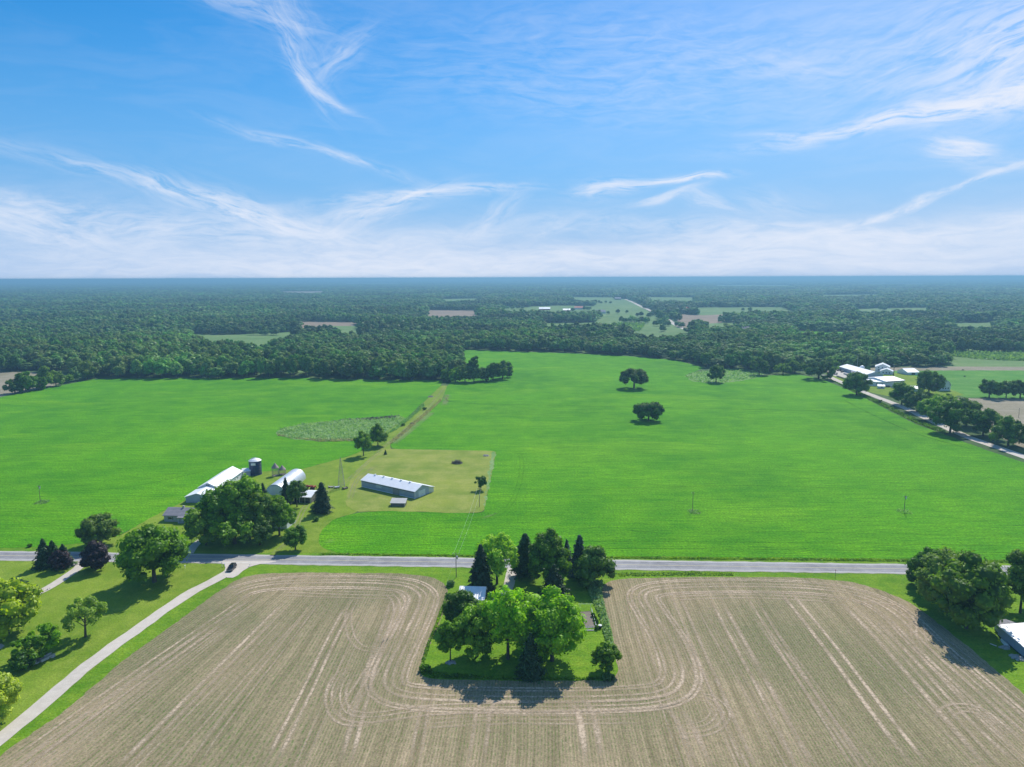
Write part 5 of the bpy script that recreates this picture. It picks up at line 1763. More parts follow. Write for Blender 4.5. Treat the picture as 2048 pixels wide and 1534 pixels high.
for px, pb, pt, w_, mt, lb in (
        (1978, 796, 757, 42, 'leafdark', 'round dark tree at the pasture corner, left of the right margin pair'),
        (2012, 796, 762, 32, 'leafdark', 'dark tree at the pasture edge near the right margin'),
        (2040, 796, 760, 42, 'leafdark', 'dark tree at the pasture edge on the right margin'),
        (1432, 764.5, 729, 32, 'leafdark', 'lone dark tree in the weedy notch of the right green field'),
        (1518, 750, 716, 33, 'leafdark', 'round dark tree at the wood edge right of the weedy notch'),
        (1566, 748, 727, 36, 'leaf', 'low green tree at the wood edge right of the weedy notch'),
        (1590, 746, 719, 34, 'leaf', 'green tree at the wood edge left of the spreading roadside tree'),
        (1640, 737, 715, 26, 'leafdark', 'dark tree behind the spreading roadside tree at the wood edge'),
        (1665, 735, 712, 30, 'leaf', 'light tree left of the dark wood block behind the farm'),
        (1700, 737, 709, 34, 'brush', 'pale round tree left of the dark wood block behind the farm'),
        (1722, 738, 706, 36, 'leaf', 'green tree at the left end of the dark wood block'),
        (1896, 800, 786, 10, 'leaf', 'tiny bush on the grass in front of the gambrel barn')):
    tree('edge_tree', lb, 'tree', px, pb, pt, w_, mt, 'round', 0.08, leaf=0.6, dens=0.8, nb=20)
# clump at the top of the track
CL = 'small copse at the head of the grassy track'
for px, pb, pt, w_, mt, sh, lb in (
        (893, 763, 733, 24, 'leaf', 'oval', 'lighter green tree at the left end of the copse'),
        (911, 764, 736, 26, 'leaf', 'oval', 'green tree second from left in the copse'),
        (930, 764, 729, 30, 'leafdark', 'round', 'dark tree in the left half of the copse'),
        (948, 763, 708, 22, 'leafdark', 'oval', 'tallest slim tree standing up behind the copse'),
        (948, 764, 730, 26, 'leafdark', 'oval', 'dark tree below the tallest one in the copse'),
        (966, 762, 736, 26, 'leafdark', 'round', 'lower dark tree in the middle of the copse'),
        (986, 761, 722, 30, 'leafdark', 'oval', 'tall dark tree in the right half of the copse'),
        (1005, 758, 720, 34, 'leafdark', 'oval', 'broad dark tree at the right end of the copse'),
        (1014, 755, 735, 20, 'leafdark', 'round', 'low dark tree at the outer right corner of the copse')):
    tree('copse_tree', lb, 'tree', px, pb, pt, w_ * 1.1, mt, sh, 0.0, leaf=0.55, dens=0.8, nb=20, group=CL)
# hedge trees at far left
LH = 'hedgerow trees at the upper left corner of the green field'
for px, pb, pt, w_, mt, lb in (
        (30, 787, 757, 34, 'leafdark', 'dark tree at the outer left end of the hedgerow'),
        (52, 784, 743, 34, 'leafdark', 'dark tree second from left in the hedgerow'),
        (74, 780, 752, 34, 'leafdark', 'low dark tree in the left half of the hedgerow'),
        (88, 776, 733, 34, 'leaf', 'tallest tree in the middle of the hedgerow'),
        (112, 772, 741, 30, 'leaf', 'green tree right of the tallest hedgerow tree'),
        (136, 766, 748, 18, 'leaf', 'small pale bushy tree in the thin part of the hedgerow'),
        (152, 762, 735, 24, 'brush', 'light green tree near the right end of the hedgerow'),
        (174, 759, 722, 34, 'leaf', 'tall tree where the hedgerow meets the wood')):
    tree('hedgerow_tree', lb, 'tree', px, pb, pt, w_, mt, 'round', 0.0, leaf=0.55, dens=0.9, nb=18, group=LH)
# valley trees far away: individual copies of a shared crown
vr = random.Random(5)
VT = []
for (x0, x1, yb, n_) in ((1240, 1275, 644, 9), (1275, 1300, 646, 6), (1145, 1222, 607, 12), (1302, 1312, 622, 3), (1300, 1392, 606, 16), (1272, 1310, 634, 4), (1330, 1350, 637, 5), (1354, 1364, 654, 4), (1308, 1340, 652, 6), (690, 760, 622, 9), (1000, 1050, 618, 8), (1215, 1218, 628, 1), (1234, 1236, 627, 1), (1253, 1255, 626, 1), (1288, 1292, 617, 3), (1143, 1147, 622, 2), (1168, 1180, 620, 4), (500, 560, 670, 7), (360, 420, 668, 8), (1640, 1662, 664, 3), (1550, 1620, 617, 7), (1480, 1500, 622, 2), (1322, 1328, 664, 2), (1760, 1770, 620, 3)):
    for k in range(n_):
        VT.append((x0 + (x1 - x0) * (k + vr.random()) / n_, yb + vr.uniform(-1.2, 1.2)))
for (px, pb) in VT:
    x, y = G(px, pb)
    o = obj('valley_tree', protoN[vr.randrange(6)])
    o.location = (x, y, 0)
    ww = vr.uniform(4.5, 8.0)
    o.scale = (ww, ww, vr.uniform(9, 15))
    o.rotation_euler = (0, 0, vr.uniform(0, 6.28))
    zone = ('beside the clearing above the left wood' if px < 600 else 'along the bare strip left of the valley' if px < 990 else 'beside the half red barn' if px < 1110 else 'near the red roofed valley barn' if px < 1200 and pb > 612 else
            'at the top left of the valley meadow' if px < 1225 else 'scattered in the middle of the valley meadow' if px < 1300 and pb > 612 else 'along the upper valley road' if pb < 612 else 'along the lower valley road' if px < 1400 else 'beside the pale field right of the valley')
    tag(o, 'small distant tree ' + zone, 'tree', 'scattered trees in the distant clearings')

# ================================================================== ROUGH GROUND COVER
tufts('weeds', 'silvery rough weeds in the unmown patch of the left field', [(552, 868), (560, 858), (610, 847), (680, 841), (760, 836), (800, 832), (812, 838), (768, 866), (740, 878), (700, 881), (640, 882), (585, 879)], 'weedleaf', 5200, 0.5, 0.9, seed=21)
tufts('dry_weeds', 'dry brownish weeds along the edge of the unmown patch', [(552, 868), (556, 872), (640, 884), (700, 883), (745, 880), (700, 878), (640, 879), (580, 876)], 'drygrass', 900, 0.4, 0.7, seed=22)
tufts('dry_weeds', 'dry brown rushes at the top of the unmown patch', [(680, 840), (760, 835), (800, 831), (790, 836), (740, 840)], 'deadwood', 500, 0.5, 0.8, seed=23)
tufts('weeds', 'weeds in the notch of the right field', [(1370, 752), (1390, 744), (1430, 740), (1480, 738), (1530, 748), (1520, 754), (1480, 762), (1430, 768), (1385, 763)], 'weedleaf', 2600, 0.7, 0.9, seed=24)
tufts('weeds', 'tall weeds along the right side of the homestead', [(1174, 1166), (1206, 1164), (1204, 1190), (1212, 1225), (1224, 1270), (1228, 1300), (1220, 1300), (1208, 1270), (1200, 1235), (1186, 1205), (1176, 1180)], 'weedleaf', 4200, 0.30, 0.8, seed=25)
tufts('hedge_weeds', 'dark weeds along the front edge of the homestead lawn', [(838, 1346), (846, 1334), (870, 1343), (900, 1348), (1040, 1356), (1226, 1356), (1226, 1361), (1040, 1361), (860, 1357)], 'leaf', 1300, 0.24, 0.4, seed=26)
tufts('hedge_weeds', 'green weeds along the left edge of the homestead lawn', [(892, 1190), (898, 1190), (880, 1240), (860, 1290), (846, 1335), (838, 1345), (850, 1300), (872, 1245)], 'leaflight', 900, 0.24, 0.4, seed=27)
tufts('track_weeds', 'pale weeds beside the grassy track', [(812, 838), (846, 806), (850, 812), (825, 835), (790, 862), (770, 870)], 'weedleaf', 1500, 0.45, 0.7, seed=28)
tufts('dry_weeds', 'dry weeds along the right edge of the grassy track', [(884, 800), (862, 822), (815, 862), (782, 889), (778, 886), (812, 856), (858, 818), (880, 798)], 'drygrass', 1300, 0.4, 0.5, seed=29)
tufts('roadside_grass', 'long grass on the verge north of the road', [(640, 1107), (1000, 1112), (2040, 1122), (2040, 1126), (1000, 1114.5), (640, 1109.5)], 'leaflight', 5000, 0.3, 0.3, seed=30)
tufts('roadside_grass', 'dark tall grass on the verge south of the road', [(1230, 1147), (1400, 1144), (1465, 1147), (1468, 1152), (1400, 1151), (1240, 1153)], 'leaflight', 900, 0.28, 0.35, seed=31)
tufts('meadow_brush', 'low willow brush in the pale meadow at far right', [(1892, 703), (1960, 706), (2100, 708), (2200, 716), (2040, 722), (1960, 719), (1900, 712)], 'brush', 5200, 1.3, 2.6, seed=32)
tufts('edge_brush', 'low brush at the foot of the wood behind the farm', [(1612, 740), (1625, 729), (1700, 735), (1740, 738), (1740, 741), (1690, 740), (1650, 738)], 'brush', 2600, 1.0, 2.6, seed=33)
tufts('roadside_weeds', 'weeds along the field side of the side road', [(1655, 757), (1700, 776), (1760, 804), (1830, 838), (1890, 862), (1890, 868), (1830, 846), (1760, 811), (1700, 780)], 'leaf', 3000, 0.6, 0.7, seed=34)
tufts('valley_brush', 'thin brush in the wet valley beyond the long wood', [(1180, 655), (1240, 648), (1290, 650), (1280, 662), (1240, 668)], 'brush', 2200, 2.2, 4.5, seed=35)
# ================================================================== SMALL THINGS
# -- black car turning into the lane
gx, gy = G(463.5, 1139.5)
g1, g2 = Vector(G(456, 1146)), Vector(G(471, 1131))
dirv = (g1 - g2)
e = empty('black_car', 'black estate style off road car on the lane beside the road junction', 'car', (gx, gy, 0.11), math.atan2(dirv.y, dirv.x))
Lc, Wc = 4.6, 1.9
m = MB()
hull = [(-2.28, 0.45), (-2.30, 0.95), (-2.20, 1.05), (0.75, 1.08), (2.05, 0.98), (2.28, 0.82), (2.30, 0.45), (1.95, 0.33), (-1.95, 0.33)]
n = len(hull)
for sx_ in (1,):
    V = [(x, -Wc / 2, z) for x, z in hull] + [(x, Wc / 2, z) for x, z in hull]
    Fc = [tuple(range(n)), tuple(range(2 * n - 1, n - 1, -1))] + [(i, i + n, (i + 1) % n + n, (i + 1) % n) for i in range(n)]
    m.add(V, Fc)
m.build('body', MT['carblack'], e, bevel=0.06)
m = MB()
lo, hi, zl, zh = 0.90, 0.76, 1.07, 1.72
V = [(-2.18, -lo, zl), (0.95, -lo, zl), (0.95, lo, zl), (-2.18, lo, zl), (-2.02, -hi, zh), (0.25, -hi, zh), (0.25, hi, zh), (-2.02, hi, zh)]
m.add(V, [(3, 2, 1, 0), (4, 5, 6, 7), (0, 1, 5, 4), (1, 2, 6, 5), (2, 3, 7, 6), (3, 0, 4, 7)])
cab = m.build('cabin', MT['carblack'], e, bevel=0.05)


def quad_plate(P, name, mat, parent, off=0.012):
    P = [Vector(p) for p in P]
    nn = (P[1] - P[0]).cross(P[2] - P[0]).normalized() * off
    V = [tuple(p + nn) for p in P] + [tuple(p + nn * 2.2) for p in P]
    return MB().add(V, [(3, 2, 1, 0), (4, 5, 6, 7), (0, 1, 5, 4), (1, 2, 6, 5), (2, 3, 7, 6), (3, 0, 4, 7)]).build(name, mat, parent)


quad_plate([(0.90, -0.80, 1.13), (0.90, 0.80, 1.13), (0.33, 0.70, 1.64), (0.33, -0.70, 1.64)], 'windscreen', MT['glass'], cab, 0.03)
quad_plate([(-2.17, 0.78, 1.16), (-2.17, -0.78, 1.16), (-2.05, -0.68, 1.62), (-2.05, 0.68, 1.62)], 'rear_window', MT['glass'], cab, 0.02)
for s in (-1, 1):
    for x0, x1 in ((-1.9, -0.95), (-0.85, -0.05), (0.02, 0.62)):
        t1 = 0.0 if x1 < 0.5 else -0.35
        P = [(x0, s * 0.885, 1.15), (x1, s * 0.885, 1.15), (x1 + t1, s * 0.785, 1.60), (x0, s * 0.785, 1.60)]
        if s > 0:
            P = P[::-1]
        quad_plate(P, 'side_window', MT['glass'], cab, 0.012)
    MB().tube((-1.9, s * 0.62, 1.80), (0.05, s * 0.62, 1.80), 0.025).tube((-1.8, s * 0.62, 1.72), (-1.8, s * 0.62, 1.8), 0.02).tube((-0.05, s * 0.62, 1.72), (-0.05, s * 0.62, 1.8), 0.02).build('roof_rail', MT['steel'], e)
    MB().box(0.6, 0.78, s * 1.05 - 0.1, s * 1.05 + 0.1, 1.08, 1.25).build('mirror', MT['carblack'], e)
    MB().box(2.22, 2.31, s * 0.72 - 0.17, s * 0.72 + 0.17, 0.70, 0.84).build('headlight', MT['lamp'], e)
    MB().box(-2.33, -2.27, s * 0.80 - 0.1, s * 0.80 + 0.1, 0.75, 1.0).build('tail_light', MT['taillamp'], e)
    for x0 in (-1.42, 1.42):
        wq = MB()
        wq.tube((x0, s * 0.72, 0.36), (x0, s * 0.97, 0.36), 0.36, 0.36, 16)
        wh = wq.build('wheel', MT['black'], e)
        MB().tube((x0, s * 0.971, 0.36), (x0, s * 0.985, 0.36), 0.21, 0.19, 12).build('rim', MT['galv'], wh)
MB().box(2.29, 2.33, -0.45, 0.45, 0.60, 0.82).build('grille', MT['steel'], e)
MB().box(-2.34, -2.31, -0.26, 0.26, 0.55, 0.68).build('number_plate', MT['trim'], e)


def pole(px, pb, pt, name, label, r0=0.14, arm=1.2, mat='oldwood', cat='utility pole', group=None):
    x, y = G(px, pb)
    h = hgt(px, pb, pt)
    e = empty(name, label, cat, (x, y, 0), 0, group)
    MB().tube((0, 0, -0.3), (0, 0, h), r0, r0 * 0.7, 8).build('pole', MT[mat], e)
    if arm:
        MB().box(-arm, arm, -0.06, 0.06, h - 0.75, h - 0.60).build('crossarm', MT['oldwood'], e)
        for k in (-0.9, 0, 0.9):
            MB().lathe([(0.05, h - 0.6), (0.07, h - 0.5), (0.03, h - 0.42)], 8, k * arm, 0).build('insulator', MT['palemetal'], e)
    return Vector((x, y, h)), e


UP = 'utility poles crossing the fields'
p0, e0 = pole(912.5, 1155, 1104, 'utility_pole', 'weathered utility pole on the grass just below the road left of the homestead', group=UP)
MB().lathe([(0.26, p0.z - 2.4), (0.28, p0.z - 2.2), (0.28, p0.z - 1.5), (0.2, p0.z - 1.4)], 12, 0.38, 0).build('transformer', MT['galv'], e0)
p1, e1 = pole(959, 1014, 974, 'utility_pole', 'utility pole near the right edge of the mown paddock', 0.13, 0.8, group=UP)
p2, e2 = pole(81, 1004.5, 970, 'utility_pole', 'utility pole standing in the left green field', 0.13, 0.8, group=UP)
MB().lathe([(0.22, p2.z - 1.9), (0.24, p2.z - 1.0), (0.16, p2.z - 0.9)], 10, 0.3, 0).build('transformer', MT['galv'], e2)
p3, e3 = pole(1385, 1023, 983, 'utility_pole', 'utility pole in the middle of the right green field', 0.13, 0.7, group=UP)
p4, e4 = pole(1808, 1025, 990, 'utility_pole', 'utility pole with a pale box standing in the right part of the green field', 0.13, 0.9, group=UP)
MB().lathe([(0.26, p4.z - 1.7), (0.28, p4.z - 0.8), (0.2, p4.z - 0.7)], 10, 0.35, 0).build('transformer', MT['trim'], e4)
pole(2037, 836, 816, 'utility_pole', 'thin pole in the stubble field at the right margin', 0.13, 0.6, group=UP)
pole(1714, 740, 707, 'radio_mast', 'thin pale mast in front of the trees behind the white farm', 0.12, 0, 'galv', 'mast')


def wire(name, label, a, b, sag, rad=0.02, off=0.0):
    n = 14
    b_ = MB()
    pts = []
    for k in range(n + 1):
        t = k / n
        p = a.lerp(b, t)
        pts.append(Vector((p.x + off, p.y, p.z - sag * 4 * t * (1 - t))))
    for q in range(n):
        b_.tube(pts[q], pts[q + 1], rad, rad, 4)
    o = b_.build(name, MT['galv'])
    tag(o, label, 'wire', 'overhead wires from the road to the paddock pole')
    return o


for k, dx in enumerate((-0.95, 0.95)):
    wire('overhead_wire', ['left', 'right'][k] + ' overhead wire between the roadside pole and the paddock pole', p0 + Vector((0, 0, -0.55)), p1 + Vector((0, 0, -0.55)), 1.2, 0.018, dx * 0.9)
wire('overhead_wire', 'overhead wire running from the roadside pole down toward the tilled field', p0 + Vector((0, 0, -0.6)), Vector((*G(892, 1176), 0.9)), 0.3, 0.018, 0)

for (px, pb, lb) in ((81, 1005, 'ring of rough weeds round the pole in the left green field'), (1385, 1024, 'ring of rough weeds round the pole in the middle green field'), (1806, 1024, 'ring of rough weeds round the right field pole'), (1268, 778, 'dry weeds at the foot of the farther oak')):
    x, y = G(px + 3, pb)
    s = scl(px, pb)
    a_ = [(x + math.cos(q) * 13 / s, y + math.sin(q) * 10 / s * 1.6) for q in np.arange(0, 6.28, 0.5)]
    if px != 1268:
        tufts('pole_weeds', lb, a_, 'weedleaf', 170, 0.32, 0.4, world=True, seed=int(px))

# brush pile, rock pile, scrap
def pile(name, label, cat, px, pb, w_, h_, n, mats, stick=True, seed=3):
    r = random.Random(seed)
    x, y = G(px, pb)
    e = empty(name, label, cat, (x, y, 0))
    for mi, mt in enumerate(mats):
        b = MB()
        for k in range(n):
            a = r.uniform(0, 6.28)
            d = w_ * math.sqrt(r.random()) * 0.5
            zz = h_ * (1 - (2 * d / w_) ** 2) * r.uniform(0.1, 1)
            c = Vector((math.cos(a) * d, math.sin(a) * d * 0.8, zz))
            if stick:
                v = Vector((r.uniform(-1, 1), r.uniform(-1, 1), r.uniform(-0.4, 0.5))).normalized() * r.uniform(0.5, 1.6)
                b.tube(c - v, c + v, r.uniform(0.03, 0.10), 0.02, 4)
            else:
                s = r.uniform(0.15, 0.5)
                iv, ifc = ICO1
                b.add([tuple(Vector(p) * s * r.uniform(0.75, 1.2) + c) for p in iv], [tuple(f) for f in ifc])
        b.build(['sticks', 'branches'][mi] if stick else ['stones', 'slabs'][mi], MT[mt], e)
    return e


pile('brush_pile', 'heap of cut grey brush in the mown paddock', 'brush pile', 914, 927, 5.4, 2.0, 160, ['deadwood', 'oldwood'], seed=4)
pile('rock_pile', 'low heap of pale rocks in the top right corner of the paddock', 'rock pile', 972, 912, 3.4, 0.7, 50, ['stone'], False, seed=5)
pile('rock_pile', 'heap of pale field stones on the grassy track below the copse', 'rock pile', 861, 794, 5.0, 1.2, 60, ['stone'], False, seed=6)
pile('dark_bush_heap', 'dark heap of brush beside the grassy track', 'brush pile', 824, 848, 2.4, 1.1, 60, ['oldwood'], True, seed=8)
pile('stone_ring', 'ring of pale stones round the foot of the young homestead tree', 'stones', 902, 1326, 2.4, 0.25, 40, ['stone'], False, seed=9)
pile('rubble_heap', 'heap of broken grey rubble at the foot of the edge barn', 'rubble', 2036, 1316, 4.0, 0.6, 60, ['stone'], False, seed=10)
pile('rubble_heap', 'small heap of pale rubble on the grass left of the edge barn', 'rubble', 2010, 1296, 2.6, 0.4, 40, ['stone'], False, seed=12)

# stone pile and slabs on the lawn
x, y = G(88, 1324)
A, B = Vector(G(56, 1334)), Vector(G(104, 1312))
e = empty('stone_pile', 'jumble of grey stone slabs and old timber beneath the two small lawn trees', 'stone pile', (A.x, A.y, 0), math.atan2(B.y - A.y, B.x - A.x))
Ls = (B - A).length
r = random.Random(2)
b = MB()
for k in range(46):
    s = r.uniform(0.2, 0.55)
    c = Vector((r.uniform(0, Ls), r.uniform(-0.9, 0.9), r.uniform(0.05, 0.7)))
    b.add([tuple(Vector((p[0] * 1.5, p[1], p[2] * 0.6)) * s * r.uniform(0.8, 1.2) + c) for p in ICO1[0]], [tuple(f) for f in ICO1[1]])
b.build('stones', MT['stone'], e)
b = MB()
b.box(Ls * 0.45, Ls * 0.78, -1.2, -0.7, 0.2, 0.75)
b.box(Ls * 0.7, Ls * 0.98, -0.6, 0.5, 0.5, 0.62)
b.box(Ls * 0.72, Ls * 1.02, 0.3, 0.5, 0.62, 0.95)
b.build('slab', MT['concrete'], e)
b = MB()
for k in range(8):
    b.tube((r.uniform(0, 2), r.uniform(-1, 1), 0.6), (r.uniform(2.5, 4), r.uniform(-1, 1), 0.9), 0.07, 0.05, 5)
b.build('timber', MT['oldwood'], e)

# planks by the edge barn
A, B = Vector(G(1980, 1288)), Vector(G(1993, 1293))
e = empty('plank', 'white plank lying on the grass left of the edge barn', 'plank', (A.x, A.y, 0.1), math.atan2(B.y - A.y, B.x - A.x))
MB().box(0, (B - A).length, -0.15, 0.15, 0, 0.08).build('board', MT['trim'], e)
MB().box(0.3, (B - A).length - 0.4, 0.16, 0.22, 0, 0.05).build('batten', MT['oldwood'], e)
A, B = Vector(G(2003, 1281)), Vector(G(2018, 1296))
e = empty('boat_cover', 'long white boat hull lying along the wall of the edge barn', 'boat', (A.x, A.y, 0.05), math.atan2(B.y - A.y, B.x - A.x))
Lb = (B - A).length
b = MB()
sec = []
for k in range(9):
    t = k / 8
    wv_ = 0.6 * math.sin(math.pi * min(1, 0.12 + t * 0.8)) ** 0.6
    sec.append([(t * Lb, -wv_, 0.05), (t * Lb, -wv_ * 0.7, 0.45), (t * Lb, 0, 0.62), (t * Lb, wv_ * 0.7, 0.45), (t * Lb, wv_, 0.05)])
V = [p for s_ in sec for p in s_]
Fc = [(k * 5 + j, k * 5 + j + 1, (k + 1) * 5 + j + 1, (k + 1) * 5 + j) for k in range(8) for j in range(4)] + [(4, 3, 2, 1, 0), (40, 41, 42, 43, 44)]
b.add(V, Fc)
b.build('hull', MT['trim'], e)
MB().box(0, Lb, -0.03, 0.03, 0.6, 0.67).build('keel', MT['steel'], e)

# tractor and machinery by the shed
def tractor(px, pb, name, label, mat, rz, sc_=1.0):
    x, y = G(px, pb)
    e = empty(name, label, 'tractor', (x, y, 0), rz)
    e.scale = (sc_, sc_, sc_)
    MB().box(-0.4, 2.0, -0.35, 0.35, 0.9, 1.6).box(-1.0, -0.4, -0.5, 0.5, 0.9, 1.35).build('body', MT[mat], e, bevel=0.05)
    MB().box(-1.4, -0.7, -0.25, 0.25, 1.36, 1.5).box(-1.45, -1.35, -0.25, 0.25, 1.5, 1.95).build('seat', MT['black'], e)
    for s in (-1, 1):
        MB().tube((-0.9, s * 0.6, 0.8), (-0.9, s * 1.0, 0.8), 0.8, 0.8, 16).build('rear_wheel', MT['black'], e)
        MB().tube((1.6, s * 0.5, 0.42), (1.6, s * 0.72, 0.42), 0.42, 0.42, 14).build('front_wheel', MT['black'], e)
        MB().box(-1.6, -0.2, s * 0.8 - 0.2, s * 0.8 + 0.2, 1.62, 1.7).build('fender', MT[mat], e)
    MB().tube((0.9, 0.15, 1.6), (0.9, 0.15, 2.3), 0.05).build('exhaust', MT['steel'], e)
    MB().lathe([(0.2, 1.75), (0.22, 1.78), (0.2, 1.8)], 12, -0.35, 0).tube((-0.35, 0, 1.4), (-0.35, 0, 1.78), 0.03).build('steering_wheel', MT['black'], e)
    return e


tractor(618, 977.5, 'red_tractor', 'old red tractor parked behind the open machine shed', 'red', R(10))
tractor(627, 978.5, 'red_implement_tractor', 'second red farm tractor right of the first behind the shed', 'red', R(70), 0.9)
for i, (px, pb, lb, col_) in enumerate(((662, 975.5, 'grey hay rake lying among the scrap near the lattice tower', 'steel'), (674, 976, 'pale metal implement at the foot of the lattice tower', 'galv'), (690, 978, 'rusty implement just right of the lattice tower', 'oldwood'),
                                        (1664, 743, 'dark farm wagon in the gravel yard, left of the others', 'oldwood'), (1676, 741.5, 'rusty implement frame in the gravel yard', 'oldwood'), (1669, 749, 'long dark trailer at the front of the gravel yard', 'steel'))):
    x, y = G(px, pb)
    k = 1.0 if i < 3 else 2.2
    e = empty('farm_implement', lb, 'implement', (x, y, 0), R(25 * i), 'parked farm implements')
    e.scale = (k, k, k * 0.9)
    MB().box(-1.2, 1.2, -0.7, 0.7, 0.55, 0.72).box(-1.2, -1.1, -0.7, 0.7, 0.72, 1.1).box(1.1, 1.2, -0.7, 0.7, 0.72, 1.1).build('deck', MT[col_], e)
    MB().tube((1.2, 0, 0.6), (2.2, 0, 0.35), 0.06).build('drawbar', MT['steel'], e)
    for s in (-1, 1):
        for xx in (-0.7, 0.7):
            MB().tube((xx, s * 0.72, 0.32), (xx, s * 0.86, 0.32), 0.32, 0.32, 12).build('wheel', MT['black'], e)
for i, (px, pb, lb, mt) in enumerate(((1661, 746, 'yellowish round bale stack at the left end of the gravel yard', 'drygrass'), (1683, 745, 'dark bale row in the middle of the gravel yard', 'oldwood'), (1692, 750, 'pale bale row beside the rust brown fence', 'siding'))):
    x, y = G(px, pb)
    e = empty('bale_row', lb, 'bales', (x, y, 0), R(20 + 30 * i), 'bale rows in the gravel yard')
    for k in range(4):
        MB().tube((k * 1.9, -0.8, 0.85), (k * 1.9, 0.8, 0.85), 0.85, 0.85, 14).build('bale', MT['siding' if mt == 'drygrass' else mt], e)
# vehicles by the white farm
for i, (px, pb, mt, lb) in enumerate(((1777, 774.5, 'carblack', 'dark car parked against the white hall'), (1786, 776, 'whitewall', 'pale van parked right of the dark car by the white hall'))):
    x, y = G(px, pb)
    e = empty('parked_car', lb, 'car', (x, y, 0.1), R(15), 'cars parked at the white farm')
    MB().box(-2.2, 2.2, -0.9, 0.9, 0.35, 1.0).build('body', MT[mt], e, bevel=0.1)
    m = MB()
    m.add([(-2.0, -0.85, 1.0), (0.9, -0.85, 1.0), (0.9, 0.85, 1.0), (-2.0, 0.85, 1.0), (-1.7, -0.7, 1.6), (0.3, -0.7, 1.6), (0.3, 0.7, 1.6), (-1.7, 0.7, 1.6)],
          [(3, 2, 1, 0), (4, 5, 6, 7), (0, 1, 5, 4), (1, 2, 6, 5), (2, 3, 7, 6), (3, 0, 4, 7)])
    m.build('cabin', MT['glass'], e, bevel=0.05)
    for s in (-1, 1):
        for xx in (-1.4, 1.4):
            MB().tube((xx, s * 0.75, 0.34), (xx, s * 0.93, 0.34), 0.34, 0.34, 12).build('wheel', MT['black'], e)

# roadside posts and mailboxes
def mailbox(px, pb, label, mat='trim', h=1.1):
    x, y = G(px, pb)
    e = empty('mailbox', label, 'mailbox', (x, y, 0), R(4))
    MB().box(-0.06, 0.06, -0.06, 0.06, 0, h).build('post', MT['trim'], e)
    b = MB()
    pr = [(-0.14, h), (0.14, h), (0.14, h + 0.16)] + [(0.14 * math.cos(q), h + 0.16 + 0.12 * math.sin(q)) for q in (0.5, 1.1, 1.57, 2.1, 2.6)] + [(-0.14, h + 0.16)]
    b.prism(pr, -0.28, 0.28, 'y')
    b.build('box', MT[mat], e)
    MB().box(0.15, 0.17, -0.1, -0.05, h + 0.1, h + 0.4).build('flag', MT['red'], e)


mailbox(444.5, 1134, 'white mailbox on a tall white post left of the black car', h=1.6)
mailbox(449.5, 1133.5, 'small pale mailbox just right of the tall white post', 'palemetal', 1.0)
mailbox(500, 1133, 'low white mailbox on the verge right of the lane mouth', h=0.7)
mailbox(370, 1137, 'mailbox on the shaded verge right of the big lawn tree', h=0.9)
x, y = G(1670.5, 1153)
e = empty('marker_post', 'orange topped marker post on the verge right of the homestead', 'marker post', (x, y, 0))
MB().tube((0, 0, 0), (0, 0, 2.0), 0.06).build('post', MT['oldwood'], e)
MB().tube((0, 0, 2.0), (0, 0, 2.5), 0.09).build('cap', MT['orange'], e)
x, y = G(146, 1131)
e = empty('boulder', 'pale boulder at the foot of the roadside spruces by the driveway', 'boulder', (x, y, 0.1))
MB().add([tuple(Vector((p[0] * 1.1, p[1] * 0.8, p[2] * 0.6))) for p in ICO2[0]], [tuple(f) for f in ICO2[1]]).build('rock', MT['stone'], e)

# homestead garden: fence, bin, shrubs
P4 = [Vector(G(*p)) for p in ((1183, 1222), (1193, 1257.5), (1150, 1259))]
e = empty('garden_fence', 'low white rail fence round the garden plot of the homestead', 'fence', (P4[0].x, P4[0].y, 0))
b, b2 = MB(), MB()
for i in range(2):
    a_, c_2 = P4[i] - P4[0], P4[i + 1] - P4[0]
    a3, c3 = Vector((a_.x, a_.y, 0)), Vector((c_2.x, c_2.y, 0))
    for zz in (0.4, 0.85):
        b.tube(a3 + Vector((0, 0, zz)), c3 + Vector((0, 0, zz)), 0.05, k=4)
    nn_ = 5
    for k in range(nn_ + 1):
        p = a3.lerp(c3, k / nn_)
        b2.tube(p, p + Vector((0, 0, 1.0)), 0.07, k=4)
b.build('rail', MT['trim'], e)
b2.build('post', MT['trim'], e)
e = empty('timber_border', 'pale timber border strip along the near side of the garden plot', 'border', (*G(1150, 1262), 0.1), 0)
MB().box(0, 5.4, -0.15, 0.15, 0, 0.2).build('timber', MT['siding'], e)
MB().box(0, 0.3, -0.25, 0.25, 0.2, 0.35).build('cap', MT['trim'], e)
e = empty('clothes_line', 'white crossbar post of a washing line above the garden plot', 'washing line', (*G(1160, 1219), 0), 0)
for xx in (0, 3.2):
    MB().tube((xx, 0, 0), (xx, 0, 1.8), 0.05).build('post', MT['trim'], e)
MB().tube((-0.6, 0, 1.8), (3.8, 0, 1.8), 0.04).build('bar', MT['trim'], e)
e = empty('dustbin', 'dark dustbin with white lid beside the garden plot', 'bin', (*G(1200, 1257), 0))
MB().lathe([(0.40, 0), (0.5, 0.95), (0.52, 0.97)], 14).build('body', MT['black'], e)
MB().lathe([(0.55, 0.98), (0.55, 1.05), (0.3, 1.15), (0.06, 1.2)], 14).build('lid', MT['trim'], e)
for k, (px, pb) in enumerate(((1186, 1233), (1190, 1240), (1193, 1247), (1193, 1259))):
    SEED[0] += 1
    tree('garden_shrub', ['first small dark shrub right of the garden plot, counted from the road', 'second small dark shrub right of the garden plot', 'third small dark shrub right of the garden plot', 'small dark shrub at the near corner of the garden plot'][k], 'shrub', px, pb, pb - 8, 8, 'leafdark', 'round', 0.0, leaf=0.2, nb=8, group='shrubs beside the garden plot')
